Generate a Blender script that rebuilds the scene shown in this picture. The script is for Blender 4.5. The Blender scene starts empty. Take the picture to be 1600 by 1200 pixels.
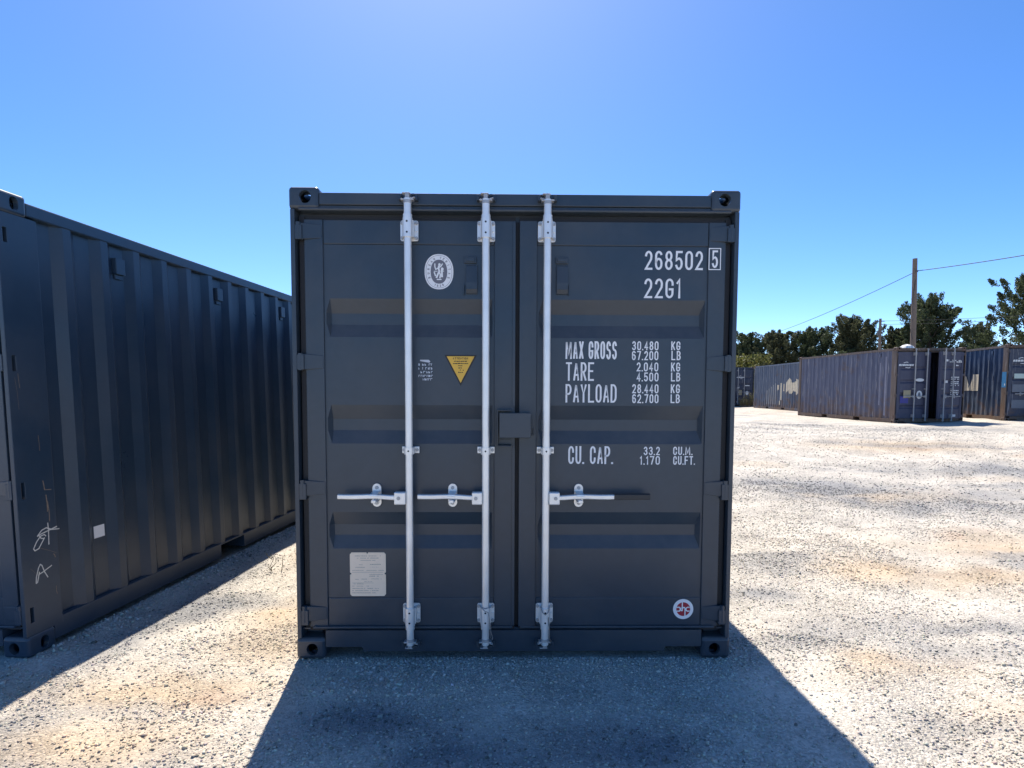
import bpy, bmesh, math, random
import numpy as np
from mathutils import Vector, Matrix, Euler

random.seed(7)
R = math.radians
SC = bpy.context.scene
COL = SC.collection

# ------------------------------------------------------------------ camera
cam_d = bpy.data.cameras.new("camera")
cam_d.sensor_width = 36.0
cam_d.lens = 884.0 / 1600.0 * 36.0
cam_d.shift_y = 69.6 / 1600.0
cam_d.clip_start = 0.05
cam_d.clip_end = 6000
cam = bpy.data.objects.new("camera", cam_d)
cam.location = (-0.0125, -3.0877, 1.5073)
cam.rotation_euler = (math.pi / 2 - 0.0678, 0, 0)
COL.objects.link(cam)
SC.camera = cam

# ------------------------------------------------------------------ sky, sun, exposure
LIGHT_DIR = Vector((0.24, -1.73, -2.59)).normalized()
SUN_EL = math.asin(-LIGHT_DIR.z)
SUN_AZ = math.atan2(-LIGHT_DIR.x, -LIGHT_DIR.y)          # clockwise from +Y
W = bpy.data.worlds.new("World")
SC.world = W
W.use_nodes = True
nt = W.node_tree
nt.nodes.clear()
sky = nt.nodes.new("ShaderNodeTexSky")
sky.sky_type = 'NISHITA'
sky.sun_disc = False
sky.sun_elevation = SUN_EL
sky.sun_rotation = SUN_AZ
sky.altitude = 100
sky.air_density = 0.6
sky.dust_density = 0.38
sky.ozone_density = 3.0
bg = nt.nodes.new("ShaderNodeBackground")
bg.inputs["Strength"].default_value = 0.120
wo = nt.nodes.new("ShaderNodeOutputWorld")
hsv = nt.nodes.new("ShaderNodeHueSaturation")
hsv.inputs["Hue"].default_value = .503
hsv.inputs["Saturation"].default_value = 1.26
nt.links.new(sky.outputs[0], hsv.inputs["Color"])
nt.links.new(hsv.outputs[0], bg.inputs["Color"])
nt.links.new(bg.outputs[0], wo.inputs["Surface"])

sun_d = bpy.data.lights.new("sun", 'SUN')
sun_d.energy = 3.9
sun_d.angle = R(0.5)
sun_d.color = (1.0, 0.93, 0.83)
sun = bpy.data.objects.new("sun", sun_d)
sun.rotation_euler = LIGHT_DIR.to_track_quat('-Z', 'Y').to_euler()
sun.location = (0, 0, 30)
COL.objects.link(sun)

SC.view_settings.view_transform = 'Standard'
SC.view_settings.look = 'None'
SC.view_settings.exposure = 1.05
SC.view_settings.gamma = 1.0
SC.view_settings.use_curve_mapping = False
SC.render.engine = 'CYCLES'
SC.cycles.use_denoising = True
SC.cycles.max_bounces = 6

# ================================================================== helpers
class MB:
    """collects shapes of ONE mesh object"""
    def __init__(self):
        self.v = []; self.f = []; self.s = []
    def add(self, vs, fs, smooth=False):
        o = len(self.v)
        self.v.extend([tuple(p) for p in vs])
        for f in fs:
            self.f.append([i + o for i in f]); self.s.append(smooth)
    def box(self, x0, x1, y0, y1, z0, z1):
        if x0 > x1: x0, x1 = x1, x0
        if y0 > y1: y0, y1 = y1, y0
        if z0 > z1: z0, z1 = z1, z0
        vs = [(x0,y0,z0),(x1,y0,z0),(x1,y1,z0),(x0,y1,z0),(x0,y0,z1),(x1,y0,z1),(x1,y1,z1),(x0,y1,z1)]
        self.add(vs, [(0,3,2,1),(4,5,6,7),(0,1,5,4),(1,2,6,5),(2,3,7,6),(3,0,4,7)])
    def prism(self, poly, axis, a, b, smooth=False):
        n = len(poly)
        def P(p, t):
            if axis == 'x': return (t, p[0], p[1])
            if axis == 'y': return (p[0], t, p[1])
            return (p[0], p[1], t)
        vs = [P(p, a) for p in poly] + [P(p, b) for p in poly]
        fs = [[i, (i+1) % n, (i+1) % n + n, i + n] for i in range(n)]
        fs2 = [list(range(n))[::-1], [i + n for i in range(n)]]
        self.add(vs, fs, smooth)
        self.add(vs, fs2, False)
    def tube(self, path, r, n=10, caps=True, smooth=True):
        path = [Vector(p) for p in path]
        m = len(path)
        rs = r if isinstance(r, (list, tuple)) else [r] * m
        vs = []; fs = []
        ref = None
        for i, p in enumerate(path):
            d = (path[min(i+1, m-1)] - path[max(i-1, 0)]).normalized()
            if ref is None:
                ref = Vector((0,0,1)) if abs(d.z) < .9 else Vector((1,0,0))
            u = (ref - d * ref.dot(d)).normalized(); w = d.cross(u); ref = u
            for k in range(n):
                a = 2 * math.pi * k / n
                vs.append(p + (u * math.cos(a) + w * math.sin(a)) * rs[i])
        for i in range(m - 1):
            for k in range(n):
                fs.append((i*n+k, i*n+(k+1) % n, (i+1)*n+(k+1) % n, (i+1)*n+k))
        self.add(vs, fs, smooth)
        if caps:
            self.add(vs[:n], [list(range(n))[::-1]]); self.add(vs[-n:], [list(range(n))])
    def sweep(self, path, hw, hd):
        """bar of rectangular section (hw half height in z, hd half depth in y) along a path that runs in x"""
        vs = []; fs = []
        m = len(path)
        for i, p in enumerate(path):
            a = path[max(i-1,0)]; b = path[min(i+1,m-1)]
            L = math.hypot(b[0]-a[0], b[2]-a[2]) or 1
            nx, nz = -(b[2]-a[2])/L, (b[0]-a[0])/L
            if nz < 0: nx, nz = -nx, -nz
            for sy, sz in ((-1,-1),(-1,1),(1,1),(1,-1)):
                c = .72 if sy < 0 else 1
                vs.append((p[0]+nx*hw*sz*c, p[1]+hd*sy, p[2]+nz*hw*sz*c))
        for i in range(m-1):
            for k in range(4):
                fs.append((i*4+k, i*4+(k+1)%4, (i+1)*4+(k+1)%4, (i+1)*4+k))
        fs.append((0,1,2,3)); fs.append((m*4-1,m*4-2,m*4-3,m*4-4))
        self.add(vs, fs)
    def cyl(self, c, axis, r, h, n=14, smooth=True):
        poly = [(r*math.cos(2*math.pi*k/n), r*math.sin(2*math.pi*k/n)) for k in range(n)]
        if axis == 'x': self.prism([(c[1]+a, c[2]+b) for a, b in poly], 'x', c[0]-h/2, c[0]+h/2, smooth)
        elif axis == 'y': self.prism([(c[0]+a, c[2]+b) for a, b in poly], 'y', c[1]-h/2, c[1]+h/2, smooth)
        else: self.prism([(c[0]+a, c[1]+b) for a, b in poly], 'z', c[2]-h/2, c[2]+h/2, smooth)
    def flat(self, poly, y):
        """flat polygon facing -y"""
        self.add([(x, y, z) for x, z in poly], [list(range(len(poly)))])
    def ribbon(self, pts, w, y, closed=False):
        """painted stroke in the x-z plane at depth y, mitred"""
        P = [pts[0]]
        for p in pts[1:]:
            if math.hypot(p[0]-P[-1][0], p[1]-P[-1][1]) > 1e-6: P.append(p)
        if closed and math.hypot(P[0][0]-P[-1][0], P[0][1]-P[-1][1]) < 1e-6: P.pop()
        n = len(P); vs = []
        if n < 2: return
        for i in range(n):
            if closed: a, b = P[i-1], P[(i+1) % n]
            else: a, b = P[max(i-1,0)], P[min(i+1,n-1)]
            c = P[i]
            d1 = (c[0]-a[0], c[1]-a[1]); d2 = (b[0]-c[0], b[1]-c[1])
            l1 = math.hypot(*d1); l2 = math.hypot(*d2)
            if l1 < 1e-9: d1, l1 = d2, l2
            if l2 < 1e-9: d2, l2 = d1, l1
            n1 = (-d1[1]/l1, d1[0]/l1); n2 = (-d2[1]/l2, d2[0]/l2)
            mx, my = n1[0]+n2[0], n1[1]+n2[1]; L = math.hypot(mx, my)
            if L < .3: mx, my = n1; k = 1
            else: mx /= L; my /= L; k = min(1.8, 1/max(.3, mx*n1[0]+my*n1[1]))
            vs.append((c[0]+mx*w/2*k, y, c[1]+my*w/2*k)); vs.append((c[0]-mx*w/2*k, y, c[1]-my*w/2*k))
        fs = [(2*i, 2*i+1, 2*i+3, 2*i+2) for i in range(n-1)]
        if closed: fs.append((2*n-2, 2*n-1, 1, 0))
        self.add(vs, fs)
    def build(self, name, mat, parent=None, bevel=0.0, loc=None, rot=None, seg=2):
        me = bpy.data.meshes.new(name)
        me.from_pydata(self.v, [], self.f)
        me.polygons.foreach_set("use_smooth", self.s)
        bm = bmesh.new(); bm.from_mesh(me)
        bmesh.ops.recalc_face_normals(bm, faces=bm.faces)
        bm.to_mesh(me); bm.free()
        if mat: me.materials.append(mat)
        o = bpy.data.objects.new(name, me)
        COL.objects.link(o)
        if parent: o.parent = parent
        if loc: o.location = loc
        if rot: o.rotation_euler = rot
        if bevel:
            md = o.modifiers.new("bevel", 'BEVEL'); md.width = bevel; md.segments = seg
            md.limit_method = 'ANGLE'; md.angle_limit = R(38)
        return o

def same(o, parent, loc=None, rot=None, name=None):
    """a copy of one part sharing its mesh"""
    c = o.copy(); COL.objects.link(c); c.parent = parent
    if loc is not None: c.location = loc
    if rot is not None: c.rotation_euler = rot
    return c

def tag(o, label=None, cat=None, group=None, kind=None):
    if label: o['label'] = label
    if cat: o['category'] = cat
    if group: o['group'] = group
    if kind: o['kind'] = kind
    return o

def empty(name, loc, rot=(0,0,0)):
    o = bpy.data.objects.new(name, None); COL.objects.link(o)
    o.location = loc; o.rotation_euler = rot; o.empty_display_size = .2
    return o

# ------------------------------------------------------------------ materials
def new_mat(name):
    m = bpy.data.materials.new(name); m.use_nodes = True
    n = m.node_tree.nodes; b = n["Principled BSDF"]
    return m, m.node_tree, b

def simple(name, col, rough=.5, metal=0.0, spec=.5, var=.12, scale=14, bump=0.0):
    m, t, b = new_mat(name)
    tc = t.nodes.new("ShaderNodeTexCoord")
    nz = t.nodes.new("ShaderNodeTexNoise"); nz.inputs["Scale"].default_value = scale; nz.inputs["Detail"].default_value = 6
    t.links.new(tc.outputs["Object"], nz.inputs["Vector"])
    mx = t.nodes.new("ShaderNodeMix"); mx.data_type = 'RGBA'
    mx.inputs[6].default_value = tuple(c*(1-var) for c in col) + (1,)
    mx.inputs[7].default_value = tuple(min(1, c*(1+var)) for c in col) + (1,)
    t.links.new(nz.outputs["Fac"], mx.inputs[0]); t.links.new(mx.outputs[2], b.inputs["Base Color"])
    mr = t.nodes.new("ShaderNodeMapRange"); mr.inputs[3].default_value = rough-.08; mr.inputs[4].default_value = rough+.1
    t.links.new(nz.outputs["Fac"], mr.inputs[0]); t.links.new(mr.outputs[0], b.inputs["Roughness"])
    b.inputs["Metallic"].default_value = metal
    b.inputs["Specular IOR Level"].default_value = spec
    if bump:
        bp = t.nodes.new("ShaderNodeBump"); bp.inputs["Strength"].default_value = bump; bp.inputs["Distance"].default_value = .002
        t.links.new(nz.outputs["Fac"], bp.inputs["Height"]); t.links.new(bp.outputs[0], b.inputs["Normal"])
    return m

def paint(name, col, rough=.4, dust=(.30,.26,.21), dust_amt=.10, scratch=.25, scr_col=(.45,.40,.34)):
    """new container paint: orange-peel sheen, thin dust film, a few scuffs"""
    m, t, b = new_mat(name)
    N, L = t.nodes, t.links
    tc = N.new("ShaderNodeTexCoord")
    n1 = N.new("ShaderNodeTexNoise"); n1.inputs["Scale"].default_value = 1.7; n1.inputs["Detail"].default_value = 8; n1.inputs["Roughness"].default_value = .62
    n2 = N.new("ShaderNodeTexNoise"); n2.inputs["Scale"].default_value = 26; n2.inputs["Detail"].default_value = 5
    n3 = N.new("ShaderNodeTexNoise"); n3.inputs["Scale"].default_value = 6.5; n3.inputs["Detail"].default_value = 12; n3.inputs["Roughness"].default_value = .7
    mp = N.new("ShaderNodeMapping"); mp.inputs["Scale"].default_value = (1, 1, .22)
    L.new(tc.outputs["Object"], n1.inputs["Vector"]); L.new(tc.outputs["Object"], n2.inputs["Vector"])
    L.new(tc.outputs["Object"], mp.inputs["Vector"]); L.new(mp.outputs[0], n3.inputs["Vector"])
    c1 = N.new("ShaderNodeMix"); c1.data_type = 'RGBA'
    c1.inputs[6].default_value = tuple(c*.88 for c in col)+(1,); c1.inputs[7].default_value = tuple(c*1.12 for c in col)+(1,)
    L.new(n2.outputs["Fac"], c1.inputs[0])
    mr = N.new("ShaderNodeMapRange"); mr.inputs[1].default_value = .42; mr.inputs[2].default_value = .78; mr.inputs[4].default_value = dust_amt
    L.new(n1.outputs["Fac"], mr.inputs[0])
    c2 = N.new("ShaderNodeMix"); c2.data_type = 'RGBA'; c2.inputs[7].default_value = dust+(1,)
    # up-facing slopes paled: some dust, and sky light put into the colour
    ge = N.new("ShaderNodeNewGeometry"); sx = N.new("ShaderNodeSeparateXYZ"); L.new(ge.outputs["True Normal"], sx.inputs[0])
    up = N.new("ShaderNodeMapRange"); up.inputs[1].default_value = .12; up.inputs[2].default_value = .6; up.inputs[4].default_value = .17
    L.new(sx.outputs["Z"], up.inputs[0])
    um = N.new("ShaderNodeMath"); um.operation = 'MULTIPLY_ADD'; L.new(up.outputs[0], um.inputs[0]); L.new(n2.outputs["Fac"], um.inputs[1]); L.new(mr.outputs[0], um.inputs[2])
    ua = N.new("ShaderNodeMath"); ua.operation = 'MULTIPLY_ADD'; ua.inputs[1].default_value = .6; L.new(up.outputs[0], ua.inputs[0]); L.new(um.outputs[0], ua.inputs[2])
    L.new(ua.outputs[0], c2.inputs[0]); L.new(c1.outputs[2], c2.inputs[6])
    sr = N.new("ShaderNodeMapRange"); sr.inputs[1].default_value = .735; sr.inputs[2].default_value = .80; sr.inputs[4].default_value = scratch
    L.new(n3.outputs["Fac"], sr.inputs[0])
    c3 = N.new("ShaderNodeMix"); c3.data_type = 'RGBA'; c3.inputs[7].default_value = scr_col+(1,)
    L.new(sr.outputs[0], c3.inputs[0]); L.new(c2.outputs[2], c3.inputs[6])
    L.new(c3.outputs[2], b.inputs["Base Color"])
    rr = N.new("ShaderNodeMapRange"); rr.inputs[1].default_value = .3; rr.inputs[2].default_value = .7; rr.inputs[3].default_value = rough-.06; rr.inputs[4].default_value = rough+.1
    L.new(n1.outputs["Fac"], rr.inputs[0]); L.new(rr.outputs[0], b.inputs["Roughness"])
    bp = N.new("ShaderNodeBump"); bp.inputs["Strength"].default_value = .10; bp.inputs["Distance"].default_value = .004
    n4 = N.new("ShaderNodeTexNoise"); n4.inputs["Scale"].default_value = 9; n4.inputs["Detail"].default_value = 3
    L.new(tc.outputs["Object"], n4.inputs["Vector"])
    L.new(n4.outputs["Fac"], bp.inputs["Height"])
    n6 = N.new("ShaderNodeTexNoise"); n6.inputs["Scale"].default_value = 2.3; n6.inputs["Detail"].default_value = 1
    L.new(tc.outputs["Object"], n6.inputs["Vector"])
    b2 = N.new("ShaderNodeBump"); b2.inputs["Strength"].default_value = .25; b2.inputs["Distance"].default_value = .02
    L.new(n6.outputs["Fac"], b2.inputs["Height"]); L.new(bp.outputs[0], b2.inputs["Normal"]); L.new(b2.outputs[0], b.inputs["Normal"])
    b.inputs["Specular IOR Level"].default_value = .5
    return m

def weathered(name, col, faded, rust_amt=.35, low_rust=True, rough=.55, streak=(.50,.47,.44)):
    """old sun-faded container paint with rust stains, vertical run marks and rubbed crests"""
    m, t, b = new_mat(name)
    N, L = t.nodes, t.links
    tc = N.new("ShaderNodeTexCoord")
    mp = N.new("ShaderNodeMapping"); mp.inputs["Scale"].default_value = (9, 9, .45)
    L.new(tc.outputs["Object"], mp.inputs["Vector"])
    n1 = N.new("ShaderNodeTexNoise"); n1.inputs["Scale"].default_value = 1.2; n1.inputs["Detail"].default_value = 8; n1.inputs["Roughness"].default_value = .65
    L.new(mp.outputs[0], n1.inputs["Vector"])
    n2 = N.new("ShaderNodeTexNoise"); n2.inputs["Scale"].default_value = 2.2; n2.inputs["Detail"].default_value = 10; n2.inputs["Roughness"].default_value = .68
    L.new(tc.outputs["Object"], n2.inputs["Vector"])
    c1 = N.new("ShaderNodeMix"); c1.data_type = 'RGBA'; c1.inputs[6].default_value = col+(1,); c1.inputs[7].default_value = faded+(1,)
    r1 = N.new("ShaderNodeMapRange"); r1.inputs[1].default_value = .32; r1.inputs[2].default_value = .68
    L.new(n1.outputs["Fac"], r1.inputs[0]); L.new(r1.outputs[0], c1.inputs[0])
    # rust: noise plus more of it towards the foot of the wall, where water stands
    sx = N.new("ShaderNodeSeparateXYZ"); L.new(tc.outputs["Object"], sx.inputs[0])
    lo = N.new("ShaderNodeMapRange"); lo.inputs[1].default_value = .1; lo.inputs[2].default_value = 1.5
    lo.inputs[3].default_value = .23 if low_rust else 0; lo.inputs[4].default_value = 0
    L.new(sx.outputs["Z"], lo.inputs[0])
    ad = N.new("ShaderNodeMath"); ad.operation = 'ADD'; L.new(n2.outputs["Fac"], ad.inputs[0]); L.new(lo.outputs[0], ad.inputs[1])
    r2 = N.new("ShaderNodeMapRange"); r2.inputs[1].default_value = .70-.18*rust_amt; r2.inputs[2].default_value = .80; r2.inputs[4].default_value = min(1, .5+rust_amt)
    L.new(ad.outputs[0], r2.inputs[0])
    c2 = N.new("ShaderNodeMix"); c2.data_type = 'RGBA'; c2.inputs[7].default_value = (.105,.060,.038,1)
    L.new(r2.outputs[0], c2.inputs[0]); L.new(c1.outputs[2], c2.inputs[6])
    n5 = N.new("ShaderNodeTexNoise"); n5.inputs["Scale"].default_value = 3.1; n5.inputs["Detail"].default_value = 6
    L.new(mp.outputs[0], n5.inputs["Vector"])
    r5 = N.new("ShaderNodeMapRange"); r5.inputs[1].default_value = .60; r5.inputs[2].default_value = .74; r5.inputs[4].default_value = .6
    L.new(n5.outputs["Fac"], r5.inputs[0])
    c3 = N.new("ShaderNodeMix"); c3.data_type = 'RGBA'; c3.inputs[7].default_value = streak+(1,)
    L.new(r5.outputs[0], c3.inputs[0]); L.new(c2.outputs[2], c3.inputs[6])
    L.new(c3.outputs[2], b.inputs["Base Color"])
    b.inputs["Roughness"].default_value = rough
    bp = N.new("ShaderNodeBump"); bp.inputs["Strength"].default_value = .3; bp.inputs["Distance"].default_value = .006
    L.new(n2.outputs["Fac"], bp.inputs["Height"]); L.new(bp.outputs[0], b.inputs["Normal"])
    return m

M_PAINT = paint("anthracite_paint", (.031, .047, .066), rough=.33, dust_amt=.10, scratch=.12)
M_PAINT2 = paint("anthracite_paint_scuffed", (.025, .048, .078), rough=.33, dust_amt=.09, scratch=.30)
M_ZINC = simple("galvanised_steel", (.84, .835, .81), rough=.36, metal=.45, var=.17, scale=11)
M_ZINC2 = simple("galvanised_casting", (.44, .44, .44), rough=.5, metal=.5, var=.35, scale=45, bump=.3)
M_WHITE = simple("white_lettering", (.84, .84, .84), rough=.5, var=.05, scale=60)
M_RUBBER = simple("black_rubber", (.012, .012, .014), rough=.6)
M_SLEEVE = simple("grey_sleeve", (.045, .042, .040), rough=.6)
M_HOLE = simple("drilled_hole", (.006, .006, .007), rough=.8)
M_YELLOW = simple("yellow_sticker", (.80, .47, .06), rough=.45, var=.04)
M_BLACK = simple("black_print", (.015, .014, .014), rough=.5)
M_PLATE = simple("stamped_plate", (.90, .73, .55), rough=.45, metal=.0, var=.06, scale=40)
M_PRINT = simple("faint_print", (.36, .31, .26), rough=.5)
M_GREYPRINT = simple("grey_print", (.16, .16, .19), rough=.5)
M_RED = simple("red_print", (.36, .012, .03), rough=.45, var=.05)
M_CHALK = simple("chalk", (.66, .64, .58), rough=.9, var=.25, scale=120)
M_SCUFF = simple("bare_scuff", (.22, .17, .13), rough=.7, var=.4, scale=70)
M_FLOORWOOD = simple("plywood", (.12, .07, .04), rough=.7)
M_WIRE = simple("seal_wire", (.30, .30, .30), rough=.45, metal=.7)
M_DARKIN = simple("interior_paint", (.10, .10, .11), rough=.7)

# ------------------------------------------------------------------ stroke lettering
def arc(cx, cy, rx, ry, a0, a1, n=9):
    return [(cx+rx*math.cos(R(a0+(a1-a0)*i/n)), cy+ry*math.sin(R(a0+(a1-a0)*i/n))) for i in range(n+1)]
_O = arc(.5,.76,.5,.24,0,180) + arc(.5,.24,.5,.24,180,360)
GL = {
 'O': [('c', _O)], '0': [('c', _O)],
 '1': [('o', [(.05,.80),(.75,1.0),(.75,0)])],
 '2': [('o', arc(.5,.74,.48,.26,172,0) + [(.93,.56),(.02,0),(1,0)])],
 '3': [('o', arc(.5,.75,.46,.25,165,-78) + [(.42,.52)]), ('o', [(.5,.52)] + arc(.5,.265,.5,.265,80,-165))],
 '4': [('o', [(.72,0),(.72,1),(0,.27),(1,.27)])],
 '5': [('o', [(.95,1),(.12,1),(.06,.52)] + arc(.5,.31,.5,.31,118,-160))],
 '6': [('o', arc(.5,.76,.48,.24,25,180) + [(.02,.3)] + arc(.5,.28,.48,.28,180,360) + arc(.5,.33,.48,.26,0,170))],
 '7': [('o', [(0,1),(1,1),(.36,0)])],
 '8': [('c', arc(.5,.76,.44,.24,0,360,16)[:-1]), ('c', arc(.5,.26,.5,.26,0,360,16)[:-1])],
 '9': [('o', arc(.5,.24,.48,.24,205,360) + [(.98,.7)] + arc(.5,.72,.48,.28,0,180) + arc(.5,.67,.48,.26,180,350))],
 'A': [('o', [(0,0),(.5,1),(1,0)]), ('o', [(.17,.30),(.83,.30)])],
 'B': [('o', [(0,0),(0,1),(.5,1)] + arc(.5,.76,.43,.24,90,-90) + [(0,.52)]), ('o', [(.45,.52)] + arc(.5,.26,.5,.26,90,-90) + [(0,0)])],
 'C': [('o', [(1,.70)] + arc(.5,.76,.5,.24,0,180) + arc(.5,.24,.5,.24,180,360) + [(1,.30)])],
 'D': [('c', [(0,0),(0,1),(.4,1)] + arc(.4,.7,.6,.3,90,0) + arc(.4,.3,.6,.3,0,-90))],
 'E': [('o', [(1,1),(0,1),(0,0),(1,0)]), ('o', [(0,.53),(.8,.53)])],
 'F': [('o', [(1,1),(0,1),(0,0)]), ('o', [(0,.52),(.8,.52)])],
 'G': [('o', [(1,.72)] + arc(.5,.76,.5,.24,0,180) + arc(.5,.24,.5,.24,180,360) + [(1,.45),(.55,.45)])],
 'H': [('o', [(0,0),(0,1)]), ('o', [(1,0),(1,1)]), ('o', [(0,.5),(1,.5)])],
 'I': [('o', [(.5,0),(.5,1)])],
 'J': [('o', [(1,1),(1,.25)] + arc(.5,.25,.5,.25,0,-170))],
 'K': [('o', [(0,0),(0,1)]), ('o', [(1,1),(.04,.40)]), ('o', [(.35,.58),(1,0)])],
 'L': [('o', [(0,1),(0,0),(1,0)])],
 'M': [('o', [(0,0),(.06,1),(.5,.2),(.94,1),(1,0)])],
 'N': [('o', [(0,0),(0,1),(1,0),(1,1)])],
 'P': [('o', [(0,0),(0,1),(.5,1)] + arc(.5,.73,.5,.27,90,-90) + [(0,.46)])],
 'R': [('o', [(0,0),(0,1),(.5,1)] + arc(.5,.74,.48,.26,90,-90) + [(0,.48)]), ('o', [(.45,.48),(1,0)])],
 'S': [('o', arc(.5,.75,.48,.25,12,245) + arc(.5,.25,.5,.27,65,-168))],
 'T': [('o', [(0,1),(1,1)]), ('o', [(.5,1),(.5,0)])],
 'U': [('o', [(0,1)] + arc(.5,.24,.5,.24,180,360) + [(1,1)])],
 'V': [('o', [(0,1),(.5,0),(1,1)])],
 'X': [('o', [(0,0),(1,1)]), ('o', [(0,1),(1,0)])],
 'Y': [('o', [(0,1),(.5,.45),(1,1)]), ('o', [(.5,.45),(.5,0)])],
}
WIDE = {'M': 1.35, 'I': .25, '1': .62, '.': .18, ' ': .55}
def text(mb, s, x0, z0, x1, z1, w, y, gap=.34, xf=None):
    """fit string s into the box; strokes stacked 0.15 mm apart so none share a plane"""
    units = sum(WIDE.get(c, 1.0) for c in s) + gap*(len(s)-1)
    # each char of width W*u holds strokes from w/2 to -w/2
    u = (x1-x0)/units
    x = x0; k = 0
    for c in s:
        cw = WIDE.get(c, 1.0)*u
        if c == '.':
            d = w*1.05
            mb.flat([(x+cw/2-d/2, z0), (x+cw/2+d/2, z0), (x+cw/2+d/2, z0+d), (x+cw/2-d/2, z0+d)], y - .0001*(k % 6)); k += 1
        elif c != ' ':
            for typ, pts in GL[c]:
                q = [(x+w/2+a*(cw-w), z0+w/2+b*(z1-z0-w)) for a, b in pts]
                if typ == 'o':                      # square stroke ends
                    for e, n_ in ((0, 1), (-1, -2)):
                        dx, dz = q[e][0]-q[n_][0], q[e][1]-q[n_][1]; l = math.hypot(dx, dz) or 1
                        k_ = (.5 if min(abs(dx), abs(dz)) < .08*l else .34)*w
                        q[e] = (q[e][0]+dx/l*k_, q[e][1]+dz/l*k_)
                if xf: q = [xf(*p) for p in q]
                mb.ribbon(q, w, y - .00012*(k % 8), closed=(typ == 'c')); k += 1
        x += cw + gap*u

def greek(mb, x0, x1, z, h, y, rnd, fill=.75):
    """a line of print too small to read: short uneven ticks"""
    x = x0
    while x < x1:
        l = rnd.uniform(.6, 2.2)*h
        if rnd.random() < fill:
            mb.flat([(x, z), (min(x+l, x1), z), (min(x+l, x1), z+h*rnd.uniform(.6,1)), (x, z+h*rnd.uniform(.6,1))], y)
        x += l + h*.35

# ================================================================== container geometry
LEN = 6.058; HX = 1.219; HZ = 2.591
KD = 1.0107                                  # door plane stands 33 mm behind the castings' faces
def kx(x): return (x + .0125)*KD - .0125
def kz(z): return 1.507 + (z - 1.507)*KD

def ring_face(hole_c, hole_r, rect, n=20, sq=2.0):
    """points of a face with an oval hole: (outer pts, inner pts) in 2D"""
    u0, u1, v0, v1 = rect
    angs = sorted([2*math.pi*k/n for k in range(n)] + [math.atan2(v-hole_c[1], u-hole_c[0]) % (2*math.pi) for u in (u0,u1) for v in (v0,v1)])
    out, inn = [], []
    for a in angs:
        c, s = math.cos(a), math.sin(a)
        t = min(((u1-hole_c[0])/c if c > 1e-9 else (u0-hole_c[0])/c if c < -1e-9 else 9),
                ((v1-hole_c[1])/s if s > 1e-9 else (v0-hole_c[1])/s if s < -1e-9 else 9))
        out.append((hole_c[0]+c*t, hole_c[1]+s*t))
        e = (abs(c)**sq + abs(s)**sq)**(-1/sq)
        inn.append((hole_c[0]+hole_r[0]*c*e, hole_c[1]+hole_r[1]*s*e))
    return out, inn

_cast_cache = {}
def casting_mesh(sx, sz, ytop, bottom):
    """corner casting; outer corner at the origin. canonical coords (a inwards in x, b inwards in y, c inwards in z)"""
    A, B, Cc = .162, .178, .118; r = .018
    mb = MB()
    def T(a, b, c): return (-sx*a, b if ytop > 0 else -b, -sz*c)
    def holed(rect, hc, hr, fn, depth_fn, sq=2.0):
        o, i = ring_face(hc, hr, rect, sq=sq); n = len(o)
        vs = [fn(*p) for p in o] + [fn(*p) for p in i] + [depth_fn(*p) for p in i]
        fs = [(k, (k+1) % n, n+(k+1) % n, n+k) for k in range(n)]
        mb.add(vs, fs)
        mb.add(vs, [(n+k, n+(k+1) % n, 2*n+(k+1) % n, 2*n+k) for k in range(n)], True)
    holed((r, A-r, r, Cc-r), (.089, .055), (.032, .034), lambda a, c: T(a, 0, c), lambda a, c: T(a, .03, c))
    holed((r, B-r, r, Cc-r), (.102, .058), (.026, .036), lambda b, c: T(0, b, c), lambda b, c: T(.03, b, c), 2.6)
    holed((r, A-r, r, B-r), (.089, .102), (.032, .055), lambda a, b: T(a, b, 0), lambda a, b: T(a, b, .03), 2.6)
    # far faces
    for f in ([(A,r,r),(A,B-r,r),(A,B-r,Cc-r),(A,r,Cc-r)], [(r,B,r),(A-r,B,r),(A-r,B,Cc-r),(r,B,Cc-r)], [(r,r,Cc),(A-r,r,Cc),(A-r,B-r,Cc),(r,B-r,Cc)]):
        mb.add([T(*p) for p in f], [(0,1,2,3)])
    # rounded edges and corners
    q = [R(90*k/3) for k in range(4)]
    D = (A, B, Cc)
    for ax in range(3):
        i, j = [k for k in range(3) if k != ax]
        for hi in (0, 1):
            for hj in (0, 1):
                vs = []
                for t in q:
                    p0 = [0,0,0]
                    ci = r if hi == 0 else D[i]-r; cj = r if hj == 0 else D[j]-r
                    p0[i] = ci + (-1 if hi == 0 else 1)*r*math.cos(t); p0[j] = cj + (-1 if hj == 0 else 1)*r*math.sin(t)
                    p1 = list(p0); p0[ax] = r; p1[ax] = D[ax]-r
                    vs += [T(*p0), T(*p1)]
                mb.add(vs, [(2*k, 2*k+1, 2*k+3, 2*k+2) for k in range(3)], True)
    for ha in (0,1):
        for hb in (0,1):
            for hc in (0,1):
                ctr = (r if ha == 0 else A-r, r if hb == 0 else B-r, r if hc == 0 else Cc-r)
                sg = (-1 if ha == 0 else 1, -1 if hb == 0 else 1, -1 if hc == 0 else 1)
                vs = []
                for t in q:
                    for p in q:
                        vs.append(T(ctr[0]+sg[0]*r*math.cos(t)*math.cos(p), ctr[1]+sg[1]*r*math.sin(t)*math.cos(p), ctr[2]+sg[2]*r*math.sin(p)))
                mb.add(vs, [(a*4+b, a*4+b+1, a*4+b+5, a*4+b+4) for a in range(3) for b in range(3)], True)
    return mb

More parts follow.
